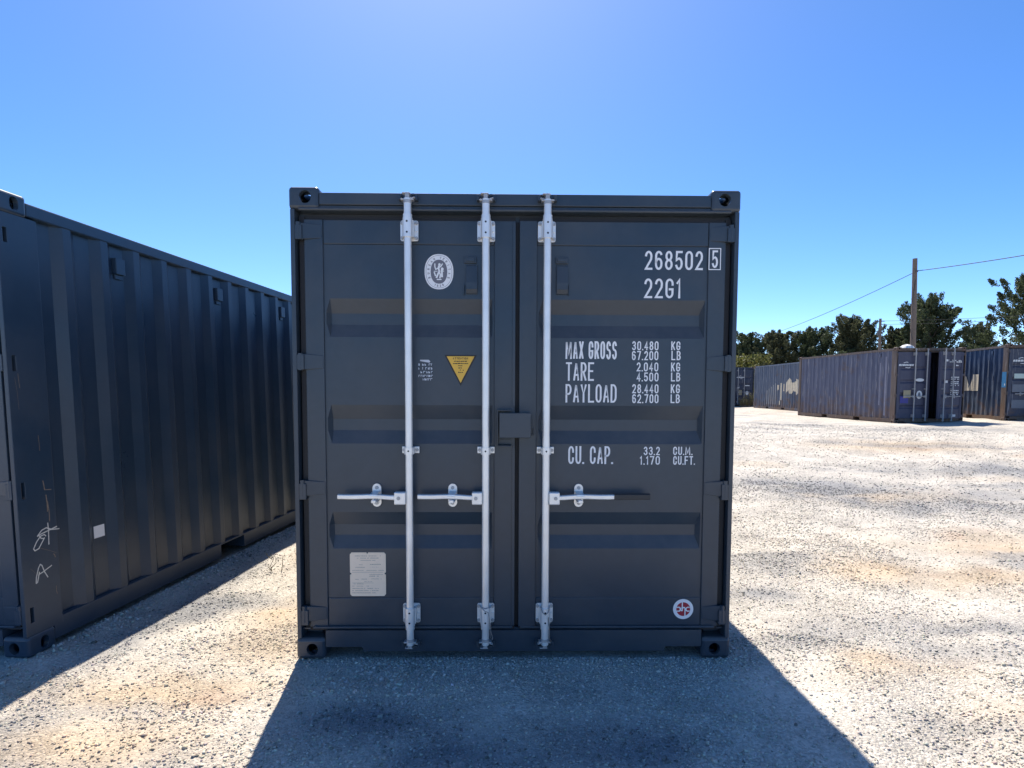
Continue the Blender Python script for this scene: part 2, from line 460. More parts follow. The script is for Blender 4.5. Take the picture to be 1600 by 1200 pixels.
PITCH = .284
def corr_profile(y0, y1, phase, depth=.036, crest=.056, slope=.058):
    """(y, inset) points of the trapezoid wall between y0 and y1; a crest is centred on phase"""
    pts = []
    k = math.floor((y0-phase)/PITCH) - 1
    while True:
        c = phase + k*PITCH
        for dy, d in ((-crest/2-slope, depth), (-crest/2, 0), (crest/2, 0), (crest/2+slope, depth)):
            pts.append((c+dy, d))
        k += 1
        if c > y1 + PITCH: break
    def at(y):
        for (ya, da), (yb, db) in zip(pts, pts[1:]):
            if ya <= y <= yb: return da + (db-da)*(y-ya)/max(1e-9, yb-ya)
        return 0
    res = [(y0, at(y0))] + [p for p in pts if y0 < p[0] < y1] + [(y1, at(y1))]
    return res, at

WALLX = 1.206
GROOVES = [(kz(.628), kz(.833)), (kz(1.212), kz(1.424)), (kz(1.792), kz(1.999))]
YP = .034                                     # door panel face
DZ0, DZ1 = kz(.189), kz(2.415)

class Kit:
    """materials of one container"""
    def __init__(self, body, door=None, frame=None, rod=None, bracket=None, cast=None, dents=0.0, near=False, grooves=None, marks=None):
        self.body = body; self.door = door or body; self.frame = frame or body; self.cast = cast or self.frame
        self.rod = rod or M_ZINC; self.bracket = bracket or self.rod; self.dents = dents; self.near = near
        self.grooves = grooves or GROOVES; self.marks = marks

def make_door(root, s, kit, angle, length):
    """one door leaf of side s (-1 hinge on the low-x side). returns a function that hangs further pieces on the same hinge"""
    hx, hy = s*1.172, .012
    inv = Matrix.Rotation(-angle, 4, 'Z') if angle else None
    def hang(o, part=None):
        o.parent = part or root
        if part is None:
            o.location = (hx, hy, 0); o.rotation_euler = (0, 0, angle)
    def shift(mb):
        mb.v = [(x-hx, y-hy, z) for x, y, z in mb.v]; return mb
    bv = .004 if kit.near else 0
    # geometry is laid out for the given side
    if s < 0: xa, xb, st0, st1, cn0, cn1 = kx(-1.035), kx(-.116), kx(-1.135), kx(-1.035), kx(-.116), kx(-.001)
    else:     xa, xb, st0, st1, cn0, cn1 = kx(.117), kx(1.045), kx(1.045), kx(1.138), kx(.021), kx(.117)
    # panel with pressed grooves
    mb = MB()
    gd = .033
    zs = [(kz(.352), 0)]
    for g0, g1 in kit.grooves:
        h = g1-g0
        zs += [(g0, 0), (g0+.34*h, gd), (g0+.63*h, gd), (g1, 0)]
    zs += [(kz(2.286), 0)]
    cols = [(xa, 0), (xa+.010, 0), (xa+.032, 1), (xb-.032, 1), (xb-.010, 0), (xb, 0)]
    vs = []
    for z, d in zs:
        for x, k in cols: vs.append((x, YP + d*k, z))
    n = len(cols)
    fs = [(i*n+j, i*n+j+1, (i+1)*n+j+1, (i+1)*n+j) for i in range(len(zs)-1) for j in range(n-1)]
    mb.add(vs, fs)
    mb.box(xa, xb, .085, .090, kz(.352), kz(2.286))
    door = shift(mb).build("door", kit.door, bevel=.006 if kit.near else 0)
    hang(door)
    def sub(mb, name, mat, bevel=0.0, part=door):
        o = shift(mb).build(name, mat, part, bevel); return o
    mb = MB(); mb.box(st0, st1, .024, .088, DZ0, DZ1); sub(mb, "stile", kit.door, bv)
    mb = MB(); mb.box(cn0, cn1, .020 if s > 0 else .026, .088, DZ0, DZ1)
    sub(mb, "stile", kit.door, bv)
    mb = MB(); mb.box(xa+.0006, xb-.0006, YP-.005, .088, kz(2.2875), DZ1); sub(mb, "rail", kit.door, bv)
    mb = MB(); mb.box(xa+.0006, xb-.0006, YP-.005, .088, DZ0, kz(.3515)); sub(mb, "rail", kit.door, bv)
    # rubber seal lips round the leaf
    mb = MB()
    ge0, ge1 = (st0-.030, st0-.001) if s < 0 else (st1+.001, st1+.030)
    mb.box(ge0, ge1, .040, .052, DZ0-.02, DZ1+.02)
    mb.box(min(st0, cn0)-.0 if s < 0 else cn0, cn1 if s < 0 else st1, .046, .056, DZ1+.001, DZ1+.026)
    mb.box(st0 if s < 0 else cn0, cn1 if s < 0 else st1, .030, .056, DZ0-.020, DZ0-.001)
    sub(mb, "gasket", M_RUBBER)
    if kit.near:
        mb = MB()          # bright drip lip under the leaf
        mb.box(st0+.02 if s < 0 else cn0+.01, cn1-.01 if s < 0 else st1-.02, .010, .0245, DZ0-.006, DZ0+.006); sub(mb, "drip_lip", kit.door, .003)
    # hinges
    for hz in (2.350, 1.656, .968, .267):
        z = kz(hz); mb = MB()
        bx0, bx1 = (kx(-1.040), kx(-1.160)) if s < 0 else (kx(1.048), kx(1.163))
        y0 = .010
        mb.add([(bx0, y0+.012, z-.034), (bx0, y0+.012, z+.034), (bx1, y0-.004, z+.044), (bx1, y0-.004, z-.044),
                (bx0, .026, z-.034), (bx0, .026, z+.034), (bx1, .026, z+.044), (bx1, .026, z-.044)],
               [(0,1,2,3),(4,7,6,5),(0,4,5,1),(1,5,6,2),(2,6,7,3),(3,7,4,0)])
        h = sub(mb, "hinge", kit.door, bv*.7)
        mb = MB(); mb.tube([(s*1.172, .010, z-.046), (s*1.172, .010, z+.046)], .014, 10); sub(mb, "hinge_pin", kit.door)
    return door, hang, shift, sub

def make_bar(root, x, side, kit, hang, shift, s, hdir, hx_end, hub, catch_x, handle_z, yoff=0.0):
    """one locking bar with brackets, cams, keepers, handle, hub, catch"""
    near = kit.near
    y = -.042
    n = 16 if near else 8
    mb = MB(); mb.tube([(x, y, kz(.115)), (x, y, kz(2.505))], .0200, n)
    bar = shift(mb).build("locking_bar", kit.rod); hang(bar)
    def sub(mb, name, mat, bevel=0.0):
        return shift(mb).build(name, mat, bar, bevel)
    # end brackets
    for zc, up in ((kz(2.3545), 1), (kz(.2725), -1)):
        mb = MB(); h = .0545
        poly = []
        for cx, cz, a0 in ((x+.037, zc+h-.011, 0), (x-.037, zc+h-.011, 90), (x-.037, zc-h+.011, 180), (x+.037, zc-h+.011, 270)):
            poly += [(cx+.011*math.cos(R(a0+30*k)), cz+.011*math.sin(R(a0+30*k))) for k in range(4)]
        mb.prism(poly, 'y', .012, .0225)
        mb.box(x-.030, x+.030, -.036, .013, zc-h+.010, zc+h-.010)
        mb.tube([(x, y-.001, zc-h+.004), (x, y-.001, zc+h-.004)], .0265, n)
        mb.tube([(x, y, zc+up*(h-.004)), (x, y, zc+up*(h+.016))], .0245, n)
        sub(mb, "bearing_bracket", kit.bracket, .0025 if near else 0)
        if near:
            for zz in (zc+.028, zc-.028):
                mb = MB(); mb.cyl((x, y-.0262, zz), 'y', .0052, .003, 10); sub(mb, "drain_hole", M_HOLE)
            for bx, bz in ((-.039,.040),(.039,.040),(-.039,-.040),(.039,-.040),(.039,.0)):
                mb = MB(); mb.cyl((x+bx, .008, zc+bz), 'y', .0085 if bz else .006, .012, 8, False); sub(mb, "bolt", M_ZINC2 if bz else kit.bracket)
    # middle guide
    zc = kz(1.180); mb = MB()
    mb.box(x-.0475, x+.0475, .014, .0225, zc-.019, zc+.019)
    mb.box(x-.026, x+.026, -.050, .0135, zc-.0185, zc+.0185)
    mb.tube([(x, y, zc-.0192), (x, y, zc+.0192)], .0255, n)
    sub(mb, "guide_bracket", kit.bracket, .003 if near else 0)
    if near:
        mb = MB(); mb.cyl((x, y-.0255, zc), 'y', .0048, .003, 10); sub(mb, "drain_hole", M_HOLE)
        for bx in (-.036, .036):
            mb = MB(); mb.cyl((x+bx, .010, zc), 'y', .009, .010, 8, False); sub(mb, "bolt", M_ZINC2)
    # cams and keepers
    for zc, up in ((kz(2.500), 1), (kz(.130), -1)):
        mb = MB(); c = -hdir
        mb.tube([(x, y, zc-up*.020), (x, y, zc-up*.004)], .022, n)
        mb.box(x-.034, x+.034, y-.014, y+.022, zc-up*.006, zc+up*.003)
        mb.box(x-.012, x+.010, y-.012, y+.040, zc+up*.003, zc+up*.030)
        mb.box(x-.028, x+.014, y-.010, y+.030, zc+up*.030, zc+up*.036)
        for t in range(3):
            mb.box(x+c*(.014+.008*t), x+c*(.024+.008*t), y-.010+.003*t, y+.015, zc+up*(.001+.0035*t), zc+up*(.008+.0035*t))
        sub(mb, "cam", M_ZINC2 if near else kit.bracket, .002 if near else 0)
        mb = MB()
        mb.box(x-.050, x-.036, -.030, .014, zc+up*.004, zc+up*.034)
        mb.box(x+.036, x+.050, -.030, .014, zc+up*.004, zc+up*.034)
        k = mb; k.box(x-.036, x+.036, -.001, .0135, zc+up*.006, zc+up*.032)
        k.box(x+c*.036, x+c*.020, -.034, -.016, zc+up*.027, zc+up*.036)
        sub(mb, "cam_keeper", kit.frame, .002 if near else 0)
    # handle
    hz = handle_z
    mb = MB(); mb.box(hub[0], hub[1], y-.026, y+.018, hz-.036, hz+.033); sub(mb, "handle_hub", kit.bracket, .006 if near else 0)
    if near:
        mb = MB(); mb.cyl(((hub[0]+hub[1])/2+.006*hdir, y-.027, hz), 'y', .010, .006, 12); sub(mb, "pivot", M_ZINC2)
    path = []
    X0 = (hub[0]+hub[1])/2; N = 26
    for i in range(N+1):
        t = i/N; xx = X0 + (hx_end-X0)*t
        d = (xx-catch_x)/.10
        bump = math.exp(-d*d)*.012
        dz = .010*bump/.010*.9 - .003*math.sin(t*math.pi*1.4) + .004*(t-.5)
        path.append((xx, y-.004-.010*math.exp(-d*d*.5), hz+dz))
    mb = MB(); mb.sweep(path, .0150, .007); sub(mb, "handle", kit.rod, .003 if near else 0)
    # catch on the door
    mb = MB(); zc = hz+.002
    poly = [(catch_x+.0245*math.cos(R(180*k/8)), zc+.040+.0245*math.sin(R(180*k/8))) for k in range(9)] + \
           [(catch_x+.0245*math.cos(R(180+180*k/8)), zc-.040+.0245*math.sin(R(180+180*k/8))) for k in range(9)]
    mb.prism(poly, 'y', .020, .032)
    mb.add([(catch_x-.020,.020,zc+.026),(catch_x+.020,.020,zc+.026),(catch_x+.020,-.064,zc+.019),(catch_x-.020,-.064,zc+.019),
            (catch_x-.020,-.066,zc+.006),(catch_x+.020,-.066,zc+.006),(catch_x-.020,-.052,zc+.012),(catch_x+.020,-.052,zc+.012)],
           [(0,1,2,3),(3,2,5,4),(4,5,7,6)])
    mb.box(catch_x-.017, catch_x+.017, -.052, .020, zc-.030, zc-.020)
    mb.box(catch_x-.012, catch_x+.012, -.066, -.052, zc-.030, zc-.012)
    sub(mb, "handle_catch", kit.bracket, .003 if near else 0)
    if near:
        for dz in (.043, -.043):
            mb = MB(); mb.cyl((catch_x, .017, zc+dz), 'y', .0095, .010, 8, False); sub(mb, "bolt", M_ZINC2)
    return bar, sub

def container(root, kit, right_open=0.0, detail=True, left_marks=None, right_marks=None, vents=True, pockets=True, panel_right=True):
    bv = .004 if kit.near else 0
    L_ = LEN
    # corner castings
    for sx in (-1, 1):
        for sz in (-1, 1):
            for yy in (0, 1):
                key = (sx, sz, yy)
                if key not in _cast_cache:
                    _cast_cache[key] = casting_mesh(sx, sz, 1 if yy == 0 else -1, sz < 0)
                src = _cast_cache[key]
                mb = MB(); mb.v = list(src.v); mb.f = [list(f) for f in src.f]; mb.s = list(src.s)
                mb.build("corner_casting", kit.cast, root, loc=(sx*HX, yy*L_, HZ if sz > 0 else 0))
    # door-end posts with lashing slots at the hinges
    z0, z1 = .1185, HZ-.1185
    slots = [(.191, .279), (.898, .992), (1.612, 1.700), (2.311, 2.392)]
    for s in (-1, 1):
        mb = MB(); X = s*1.212
        def plate(za, zb, slot):
            if not slot:
                mb.prism([(X,.002),(X,.236),(s*1.176,.236),(s*1.176,.225),(s*1.188,.225),(s*1.188,.002)], 'z', za, zb)
            else:
                mb.prism([(X,.002),(X,.034),(s*1.188,.034),(s*1.188,.002)], 'z', za, zb)
                mb.prism([(X,.055),(X,.236),(s*1.176,.236),(s*1.176,.225),(s*1.188,.225),(s*1.188,.055)], 'z', za, zb)
        cur = z0
        for a, b in slots:
            plate(cur, a, False); plate(a, b, True); cur = b
        plate(cur, z1, False)
        # channel behind: door stop
        mb.prism([(s*1.1875,.096),(s*1.1875,.224),(s*1.10,.224),(s*1.10,.096)], 'z', z0, z1)
        p = mb.build("corner_post", kit.frame, root, .003 if kit.near else 0)
        for a, b in slots:
            m2 = MB(); m2.box(s*1.1885, s*1.205, .008, .032, a+.004, b-.004)
            m2.box(s*1.150, s*1.187, -.002, .030, a+.003, b-.003)
            m2.build("hinge_lug", kit.frame, p, .002 if kit.near else 0)
        # far posts
        mb = MB(); mb.box(s*1.06, s*1.212, L_-.15, L_-.002, z0, z1); mb.build("corner_post", kit.frame, root)
    # header and sill at the door end
    mb = MB()
    mb.box(-1.0565, 1.0565, .006, .16, kz(2.487), 2.561)
    mb.box(-1.185, 1.185, .016, .10, kz(2.472), kz(2.4872)-.0005)
    hd = mb.build("door_header", kit.frame, root, bv)
    mb = MB(); mb.tube([(-1.165, .006, kz(2.463)), (1.165, .006, kz(2.463))], .0095, 8); mb.box(-1.165,1.165,.006,.09,kz(2.456),kz(2.470)); mb.build("drip_edge", kit.frame, hd)
    mb = MB(); mb.box(-1.185, 1.185, .070, .16, kz(2.41), kz(2.4585)); mb.build("inner_header", kit.frame, hd)
    mb = MB()
    a = .848
    mb.prism([(-1.0565,.066),(-a-.008,.066),(-a,.058),(-a,.040),(a,.040),(a,.058),(a+.008,.066),(1.0565,.066),(1.0565,.160),(-1.0565,.160)], 'y', .008, .14)
    mb.prism([(-1.185,.1605),(1.185,.1605),(1.185,.168),(-1.185,.168)], 'y', .03, .16)
    mb.build("door_sill", kit.frame, root, bv)
    # side walls
    for s in (-1, 1):
        prof, at = corr_profile(.226, L_-.15, 1.011, depth=.036)
        mb = MB(); vs = []; rnd = random.Random(int(s*5+kit.dents*1000+3))
        zl = np.linspace(.150, 2.500, 9 if kit.dents else 3)
        dent = {}
        for i, (y, d) in enumerate(prof):
            for j, z in enumerate(zl):
                off = 0
                if kit.dents and 0 < j < len(zl)-1: off = abs(rnd.gauss(0, kit.dents))
                vs.append((s*(WALLX-d-off), y, z))
        m = len(zl)
        fs = [(i*m+j, (i+1)*m+j, (i+1)*m+j+1, i*m+j+1) for i in range(len(prof)-1) for j in range(m-1)]
        mb.add(vs, fs)
        wall = mb.build("side_wall", kit.body, root, .004 if kit.near else 0)
        # rails
        mb = MB(); mb.box(s*1.150, s*1.2105, .1785, L_-.1785, 2.486, 2.562)
        mb.build("top_rail", kit.frame, root, .008 if kit.near else 0)
        mb = MB()
        segs = [(.1785, 1.824), (2.184, 3.874), (4.234, L_-.1785)] if pockets else [(.1785, L_-.1785)]
        for a, b in segs:
            mb.box(s*1.196, s*1.2105, a, b, .036, .160); mb.box(s*1.10, s*1.197, a, b, .152, .1603); mb.box(s*1.15, s*1.197, a, b, .0362, .048)
        if pockets:
            for a, b in ((1.824, 2.184), (3.874, 4.234)):
                mb.box(s*1.15, s*1.2103, a-.004, b+.004, .146, .1604)
                mb.box(s*.2, s*1.2101, a-.010, a-.002, .040, .150); mb.box(s*.2, s*1.2101, b+.002, b+.010, .040, .150)
        mb.build("bottom_rail", kit.frame, root, .003 if kit.near else 0)
        if vents:
            for yy in (.869, 2.005, 3.141, 4.277, 5.413):
                if not kit.near and yy > 1: continue
                mb = MB(); d = .036
                x_in = s*(WALLX-d+.001); x_out = s*(WALLX-d+.032)
                mb.prism([(x_in, yy-.046), (x_out, yy-.040), (x_out, yy+.040), (x_in, yy+.046)], 'z', 2.300, 2.405)
                mb.prism([(x_in, yy-.034), (s*(WALLX-d+.012), yy-.030), (s*(WALLX-d+.012), yy+.030), (x_in, yy+.034)], 'z', 2.268, 2.299)
                v = mb.build("ventilator", kit.body, root, .004)
    # roof, far end, floor
    mb = MB(); mb.box(-1.1495, 1.1495, .161, L_-.15, 2.545, 2.558)
    k = 0; yy = .35
    while yy < L_-.35:
        mb.prism([(yy, 2.5585), (yy+.03, 2.570), (yy+.11, 2.570), (yy+.14, 2.5585)], 'x', -1.09, 1.09); yy += .209
    mb.build("roof", kit.body, root)
    mb = MB(); vs = []
    prof, at = corr_profile(-1.06, 1.06, 0)
    for x, d in prof:
        for z in (.12, 2.5): vs.append((x, L_-.02-d, z))
    mb.add(vs, [(2*i, 2*i+2, 2*i+3, 2*i+1) for i in range(len(prof)-1)])
    mb.box(-1.0565, 1.0565, L_-.09, L_-.004, .036, .16); mb.box(-1.0565, 1.0565, L_-.09, L_-.004, 2.48, 2.565)
    mb.build("end_wall", kit.body, root)
    mb = MB(); mb.box(-1.095, 1.095, .165, L_-.09, .12, .149); mb.build("floor_deck", M_FLOORWOOD, root)
    mb = MB(); mb.box(-1.098, 1.098, .19, .196, .042, .1195)
    mb.build("cross_member", kit.frame, root)
    # doors and bars
    HZN = kz(.927)
    dl = make_door(root, -1, kit, 0.0, L_)
    dr = make_door(root, 1, kit, right_open, L_)
    bars = []
    x1, x2, x3 = -.5755, -.1605, .1680
    x4 = .5830
    zsc = lambda v: kx(v)
    bars.append(make_bar(root, x1, -1, kit, dl[1], dl[2], -1, -1, zsc(-.954), (zsc(-.648), x1-.018), zsc(-.758), HZN))
    bars.append(make_bar(root, x2, -1, kit, dl[1], dl[2], -1, -1, zsc(-.525), (zsc(-.232), x2-.018), zsc(-.342), HZN))
    bars.append(make_bar(root, x3, 1, kit, dr[1], dr[2], 1, 1, zsc(.541), (x3+.018, zsc(.240)), zsc(.352), HZN))
    if not kit.near:
        bars.append(make_bar(root, x4, 1, kit, dr[1], dr[2], 1, 1, zsc(.95), (x4+.018, zsc(.655)), zsc(.77), HZN))
    return dl, dr, bars

# ================================================================== ground
def hash2(ix, iy, seed):
    h = (ix.astype(np.int64)*374761393 + iy.astype(np.int64)*668265263 + seed*974634721) & 0x7fffffff
    h = ((h ^ (h >> 13))*1274126177) & 0x7fffffff
    return ((h ^ (h >> 16)) & 0xffff)/65535.0
def vnoise(x, y, scale, seed):
    x = np.asarray(x, float)/scale; y = np.asarray(y, float)/scale
    ix, iy = np.floor(x), np.floor(y); fx, fy = x-ix, y-iy
    fx = fx*fx*(3-2*fx); fy = fy*fy*(3-2*fy)
    a = hash2(ix, iy, seed); b = hash2(ix+1, iy, seed); c = hash2(ix, iy+1, seed); d = hash2(ix+1, iy+1, seed)
    return (a*(1-fx)+b*fx)*(1-fy) + (c*(1-fx)+d*fx)*fy
def sstep(a, b, x):
    t = np.clip((x-a)/(b-a), 0, 1); return t*t*(3-2*t)
def fbm(x, y, scale, seed, n=4):
    v = 0; amp = .5; tot = 0
    for i in range(n):
        v = v + amp*vnoise(x + 31.7*i, y - 17.3*i, scale/(2**i), seed+i); tot += amp; amp *= .55
    return v/tot

def height(x, y):
    x = np.asarray(x, float); y = np.asarray(y, float)
    rise = .385*sstep(4, 15.5, y) + .11*sstep(13.5, 17.5, x)*sstep(9, 15, y)
    m = np.maximum(sstep(1.5, 4.2, x), sstep(6.6, 12, y))
    lean = -.0118*np.clip(y, 0, 6.2)*(1-sstep(1.4, 2.8, np.abs(x)))*(1-sstep(6.3, 9, y))
    d = np.hypot(x, y+3.1)
    amp = 1.0
    lump = (fbm(x, y, .8, 11, 3)-.5)*.030 + (fbm(x, y, .16, 5, 2)-.5)*.016*(d < 16)
    # keep the ground level where the two near containers stand
    near = np.minimum(np.maximum(np.abs(x)-1.25, 0) + np.maximum(-y-.02, 0), np.maximum(x+2.6, 0)*1.0 + np.maximum(-y, 0)*.7 + np.maximum(-5.5-x, 0))
    lump = lump*(.35+.65*sstep(.0, .35, near)) - .004
    # wheel ruts in the open yard at the right
    for (x0, y0, ang, w) in ((2.6, .3, .95, .16), (4.3, .2, .95, .16), (6.5, 4.5, .45, .22), (7.2, 6.4, .45, .22)):
        t = (x-x0)*math.sin(ang) - (y-y0)*math.cos(ang)
        lump = lump - .018*np.exp(-(t/w)**2)*(x > 1.4)*(y > -3) + .010*np.exp(-((np.abs(t)-2*w)/w)**2)*(x > 1.4)
    return rise*m + lean + lump

TAN = [(-2.06,-.8,.8,.22), (-1.94,-.34,.75,.20), (-1.62,-.15,.55,.2), (-1.44,.24,.35,.25), (-1.52,.63,.3,.3), (-1.7,2.2,.3,.7), (-2.4,-.9,.6,.25),
       (3.17,1.58,.55,.35), (5.19,4.9,.9,.5), (4.76,2.38,1.1,.45), (2.05,-.15,.35,.14), (3.89,1.42,.6,.3), (2.9,-.6,.7,.2), (9,10,2,1)]
GREY = [(1.92,.24,.42,.20), (2.37,.33,.35,.22), (1.84,1.12,.30,.40), (4.51,5.71,1.4,.7), (5.14,5.42,1.2,.6), (5.68,4.23,1.4,.6), (8.79,7.07,2.0,.7),
        (12.5,13.5,2.0,.8), (.34,-.76,.25,.16), (-.57,-.71,.5,.12), (2.6,.05,.4,.16), (3.0,.5,.5,.2), (7.0,4.8,1.4,.4), (-2.35,.9,.18,1.2)]
def blobs(x, y, L, seed):
    v = np.zeros_like(x)
    wx = x + (fbm(x, y, .7, seed, 3)-.5)*.7; wy = y + (fbm(x, y, .7, seed+9, 3)-.5)*.5
    for (cx, cy, rx, ry) in L:
        v = np.maximum(v, np.exp(-(((wx-cx)/rx)**2 + ((wy-cy)/ry)**2)))
    return v
def ground_color(x, y):
    tan = blobs(x, y, TAN, 21); gry = blobs(x, y, GREY, 51)
    n = fbm(x, y, 1.6, 71, 4); n2 = fbm(x*.55+y*.2, y, .9, 83, 4)
    tan = np.clip(tan*(.35+1.1*n2) + .40*sstep(.60, .78, n), 0, 1)
    gry = np.clip(gry*(.3+1.2*fbm(x, y, .35, 91, 3)) + .6*sstep(.60, .74, n2), 0, 1)
    tan = tan*(1-.25*gry)
    base = np.array([.575, .525, .445]); T = np.array([.52, .41, .285]); G = np.array([.285, .28, .272])
    c = base[None,:]*(.86+.30*fbm(x, y, .25, 97, 3))[:,None]
    c = c*(1-tan[:,None]) + T[None,:]*tan[:,None]*(.8+.4*fbm(x, y, .3, 101, 3))[:,None]
    red = sstep(.62, .8, fbm(x, y, .5, 111, 3))*tan
    c = c*(1-.55*red[:,None]) + np.array([.33,.19,.12])[None,:]*(.55*red)[:,None]
    c = c*(1-gry[:,None]*.95) + G[None,:]*gry[:,None]*.95
    return c, tan, gry

def fast_mesh(name, co, faces_flat, nper, cols=None):
    me = bpy.data.meshes.new(name)
    nv = len(co); nf = len(faces_flat)//nper
    me.vertices.add(nv); me.vertices.foreach_set("co", np.ascontiguousarray(co, dtype=np.float32).ravel())
    me.loops.add(nf*nper); me.loops.foreach_set("vertex_index", np.asarray(faces_flat, dtype=np.int32))
    me.polygons.add(nf); me.polygons.foreach_set("loop_start", np.arange(0, nf*nper, nper, dtype=np.int32))
    if cols is not None:
        a = me.attributes.new("tint", 'FLOAT_COLOR', 'POINT')
        cc = np.ones((nv, 4), np.float32); cc[:, :3] = cols
        a.data.foreach_set("color", cc.ravel())
    me.update(calc_edges=True)
    return me

def gravel_mat(name, ground):
    m, t, b = new_mat(name); N, L = t.nodes, t.links
    at = N.new("ShaderNodeAttribute"); at.attribute_name = "tint"
    ge = N.new("ShaderNodeNewGeometry")
    mul = N.new("ShaderNodeMix"); mul.data_type = 'RGBA'; mul.blend_type = 'MULTIPLY'; mul.inputs[0].default_value = 1
    L.new(at.outputs["Color"], mul.inputs[6])
    if ground:
        v1 = N.new("ShaderNodeTexVoronoi"); v1.inputs["Scale"].default_value = 88; v1.inputs["Randomness"].default_value = 1
        v2 = N.new("ShaderNodeTexVoronoi"); v2.inputs["Scale"].default_value = 21
        nz = N.new("ShaderNodeTexNoise"); nz.inputs["Scale"].default_value = 140; nz.inputs["Detail"].default_value = 4
        for k in (v1, v2, nz): L.new(ge.outputs["Position"], k.inputs["Vector"])
        s1 = N.new("ShaderNodeSeparateColor"); L.new(v1.outputs["Color"], s1.inputs[0])
        s2 = N.new("ShaderNodeSeparateColor"); L.new(v2.outputs["Color"], s2.inputs[0])
        r1 = N.new("ShaderNodeMapRange"); r1.inputs[3].default_value = .68; r1.inputs[4].default_value = 1.20; L.new(s1.outputs[0], r1.inputs[0])
        r2 = N.new("ShaderNodeMapRange"); r2.inputs[3].default_value = .90; r2.inputs[4].default_value = 1.08; L.new(s2.outputs[0], r2.inputs[0])
        mm = N.new("ShaderNodeMath"); mm.operation = 'MULTIPLY'; L.new(r1.outputs[0], mm.inputs[0]); L.new(r2.outputs[0], mm.inputs[1])
        # smooth dusty stretches between the loose gravel
        nm = N.new("ShaderNodeTexNoise"); nm.inputs["Scale"].default_value = 1.5; nm.inputs["Detail"].default_value = 5; nm.inputs["Roughness"].default_value = .6
        L.new(ge.outputs["Position"], nm.inputs["Vector"])
        mk = N.new("ShaderNodeMapRange"); mk.inputs[1].default_value = .40; mk.inputs[2].default_value = .60; mk.inputs[3].default_value = .5; mk.inputs[4].default_value = 1.0
        L.new(nm.outputs["Fac"], mk.inputs[0])
        lr = N.new("ShaderNodeMix"); lr.data_type = 'FLOAT'; lr.inputs[2].default_value = .95
        L.new(mk.outputs[0], lr.inputs[0]); L.new(mm.outputs[0], lr.inputs[3])
        L.new(lr.outputs[0], mul.inputs[7])
        # relief of packed crushed stone
        a1 = N.new("ShaderNodeMath"); a1.operation = 'MULTIPLY_ADD'; a1.inputs[1].default_value = -.8; L.new(v1.outputs["Distance"], a1.inputs[0]); L.new(s1.outputs[1], a1.inputs[2])
        a2 = N.new("ShaderNodeMath"); a2.operation = 'MULTIPLY_ADD'; a2.inputs[1].default_value = .45; L.new(nz.outputs["Fac"], a2.inputs[0]); L.new(a1.outputs[0], a2.inputs[2])
        a3 = N.new("ShaderNodeMath"); a3.operation = 'MULTIPLY_ADD'; a3.inputs[1].default_value = 1.3; L.new(s2.outputs[1], a3.inputs[0]); L.new(a2.outputs[0], a3.inputs[2])
        bp = N.new("ShaderNodeBump"); bp.inputs["Distance"].default_value = .009; L.new(mk.outputs[0], bp.inputs["Strength"])
        L.new(a3.outputs[0], bp.inputs["Height"]); L.new(bp.outputs[0], b.inputs["Normal"])
    else:
        nz = N.new("ShaderNodeTexNoise"); nz.inputs["Scale"].default_value = 90; nz.inputs["Detail"].default_value = 4
        L.new(ge.outputs["Position"], nz.inputs["Vector"])
        r1 = N.new("ShaderNodeMapRange"); r1.inputs[3].default_value = .82; r1.inputs[4].default_value = 1.15; L.new(nz.outputs["Fac"], r1.inputs[0])
        L.new(r1.outputs[0], mul.inputs[7])
    L.new(mul.outputs[2], b.inputs["Base Color"])
    b.inputs["Roughness"].default_value = .88
    b.inputs["Specular IOR Level"].default_value = .25
    return m
M_GROUND = gravel_mat("crushed_limestone_ground", True)
M_STONE = gravel_mat("crushed_limestone_stones", False)

# one sheet, finest round the viewpoint, out to the horizon
CX, CY = 0.0, -3.1
rr = [.45]
while rr[-1] < 70: rr.append(rr[-1]*1.0135)
while rr[-1] < 5200: rr.append(rr[-1]*1.16)
rr = np.array([0.02] + rr)
aa = np.concatenate([np.linspace(R(-58), R(58), 400), np.linspace(R(58), R(302), 90)[1:-1]])
A, RR = np.meshgrid(aa, rr)
gx = (CX + RR*np.sin(A)).ravel(); gy = (CY + RR*np.cos(A)).ravel()
gz = height(gx, gy)
gc, _, _ = ground_color(gx, gy)
na, nr = len(aa), len(rr)
i = np.arange(nr-1)[:,None]*na; j = np.arange(na)[None,:]; j2 = (j+1) % na
q = np.stack([i+j, i+na+j, i+na+j2, i+j2], -1).reshape(-1)
me = fast_mesh("ground", np.stack([gx, gy, gz], 1), q, 4, gc)
me.polygons.foreach_set("use_smooth", np.ones(len(me.polygons), dtype=bool))
me.materials.append(M_GROUND)
g = bpy.data.objects.new("ground", me); COL.objects.link(g)
tag(g, kind='structure')

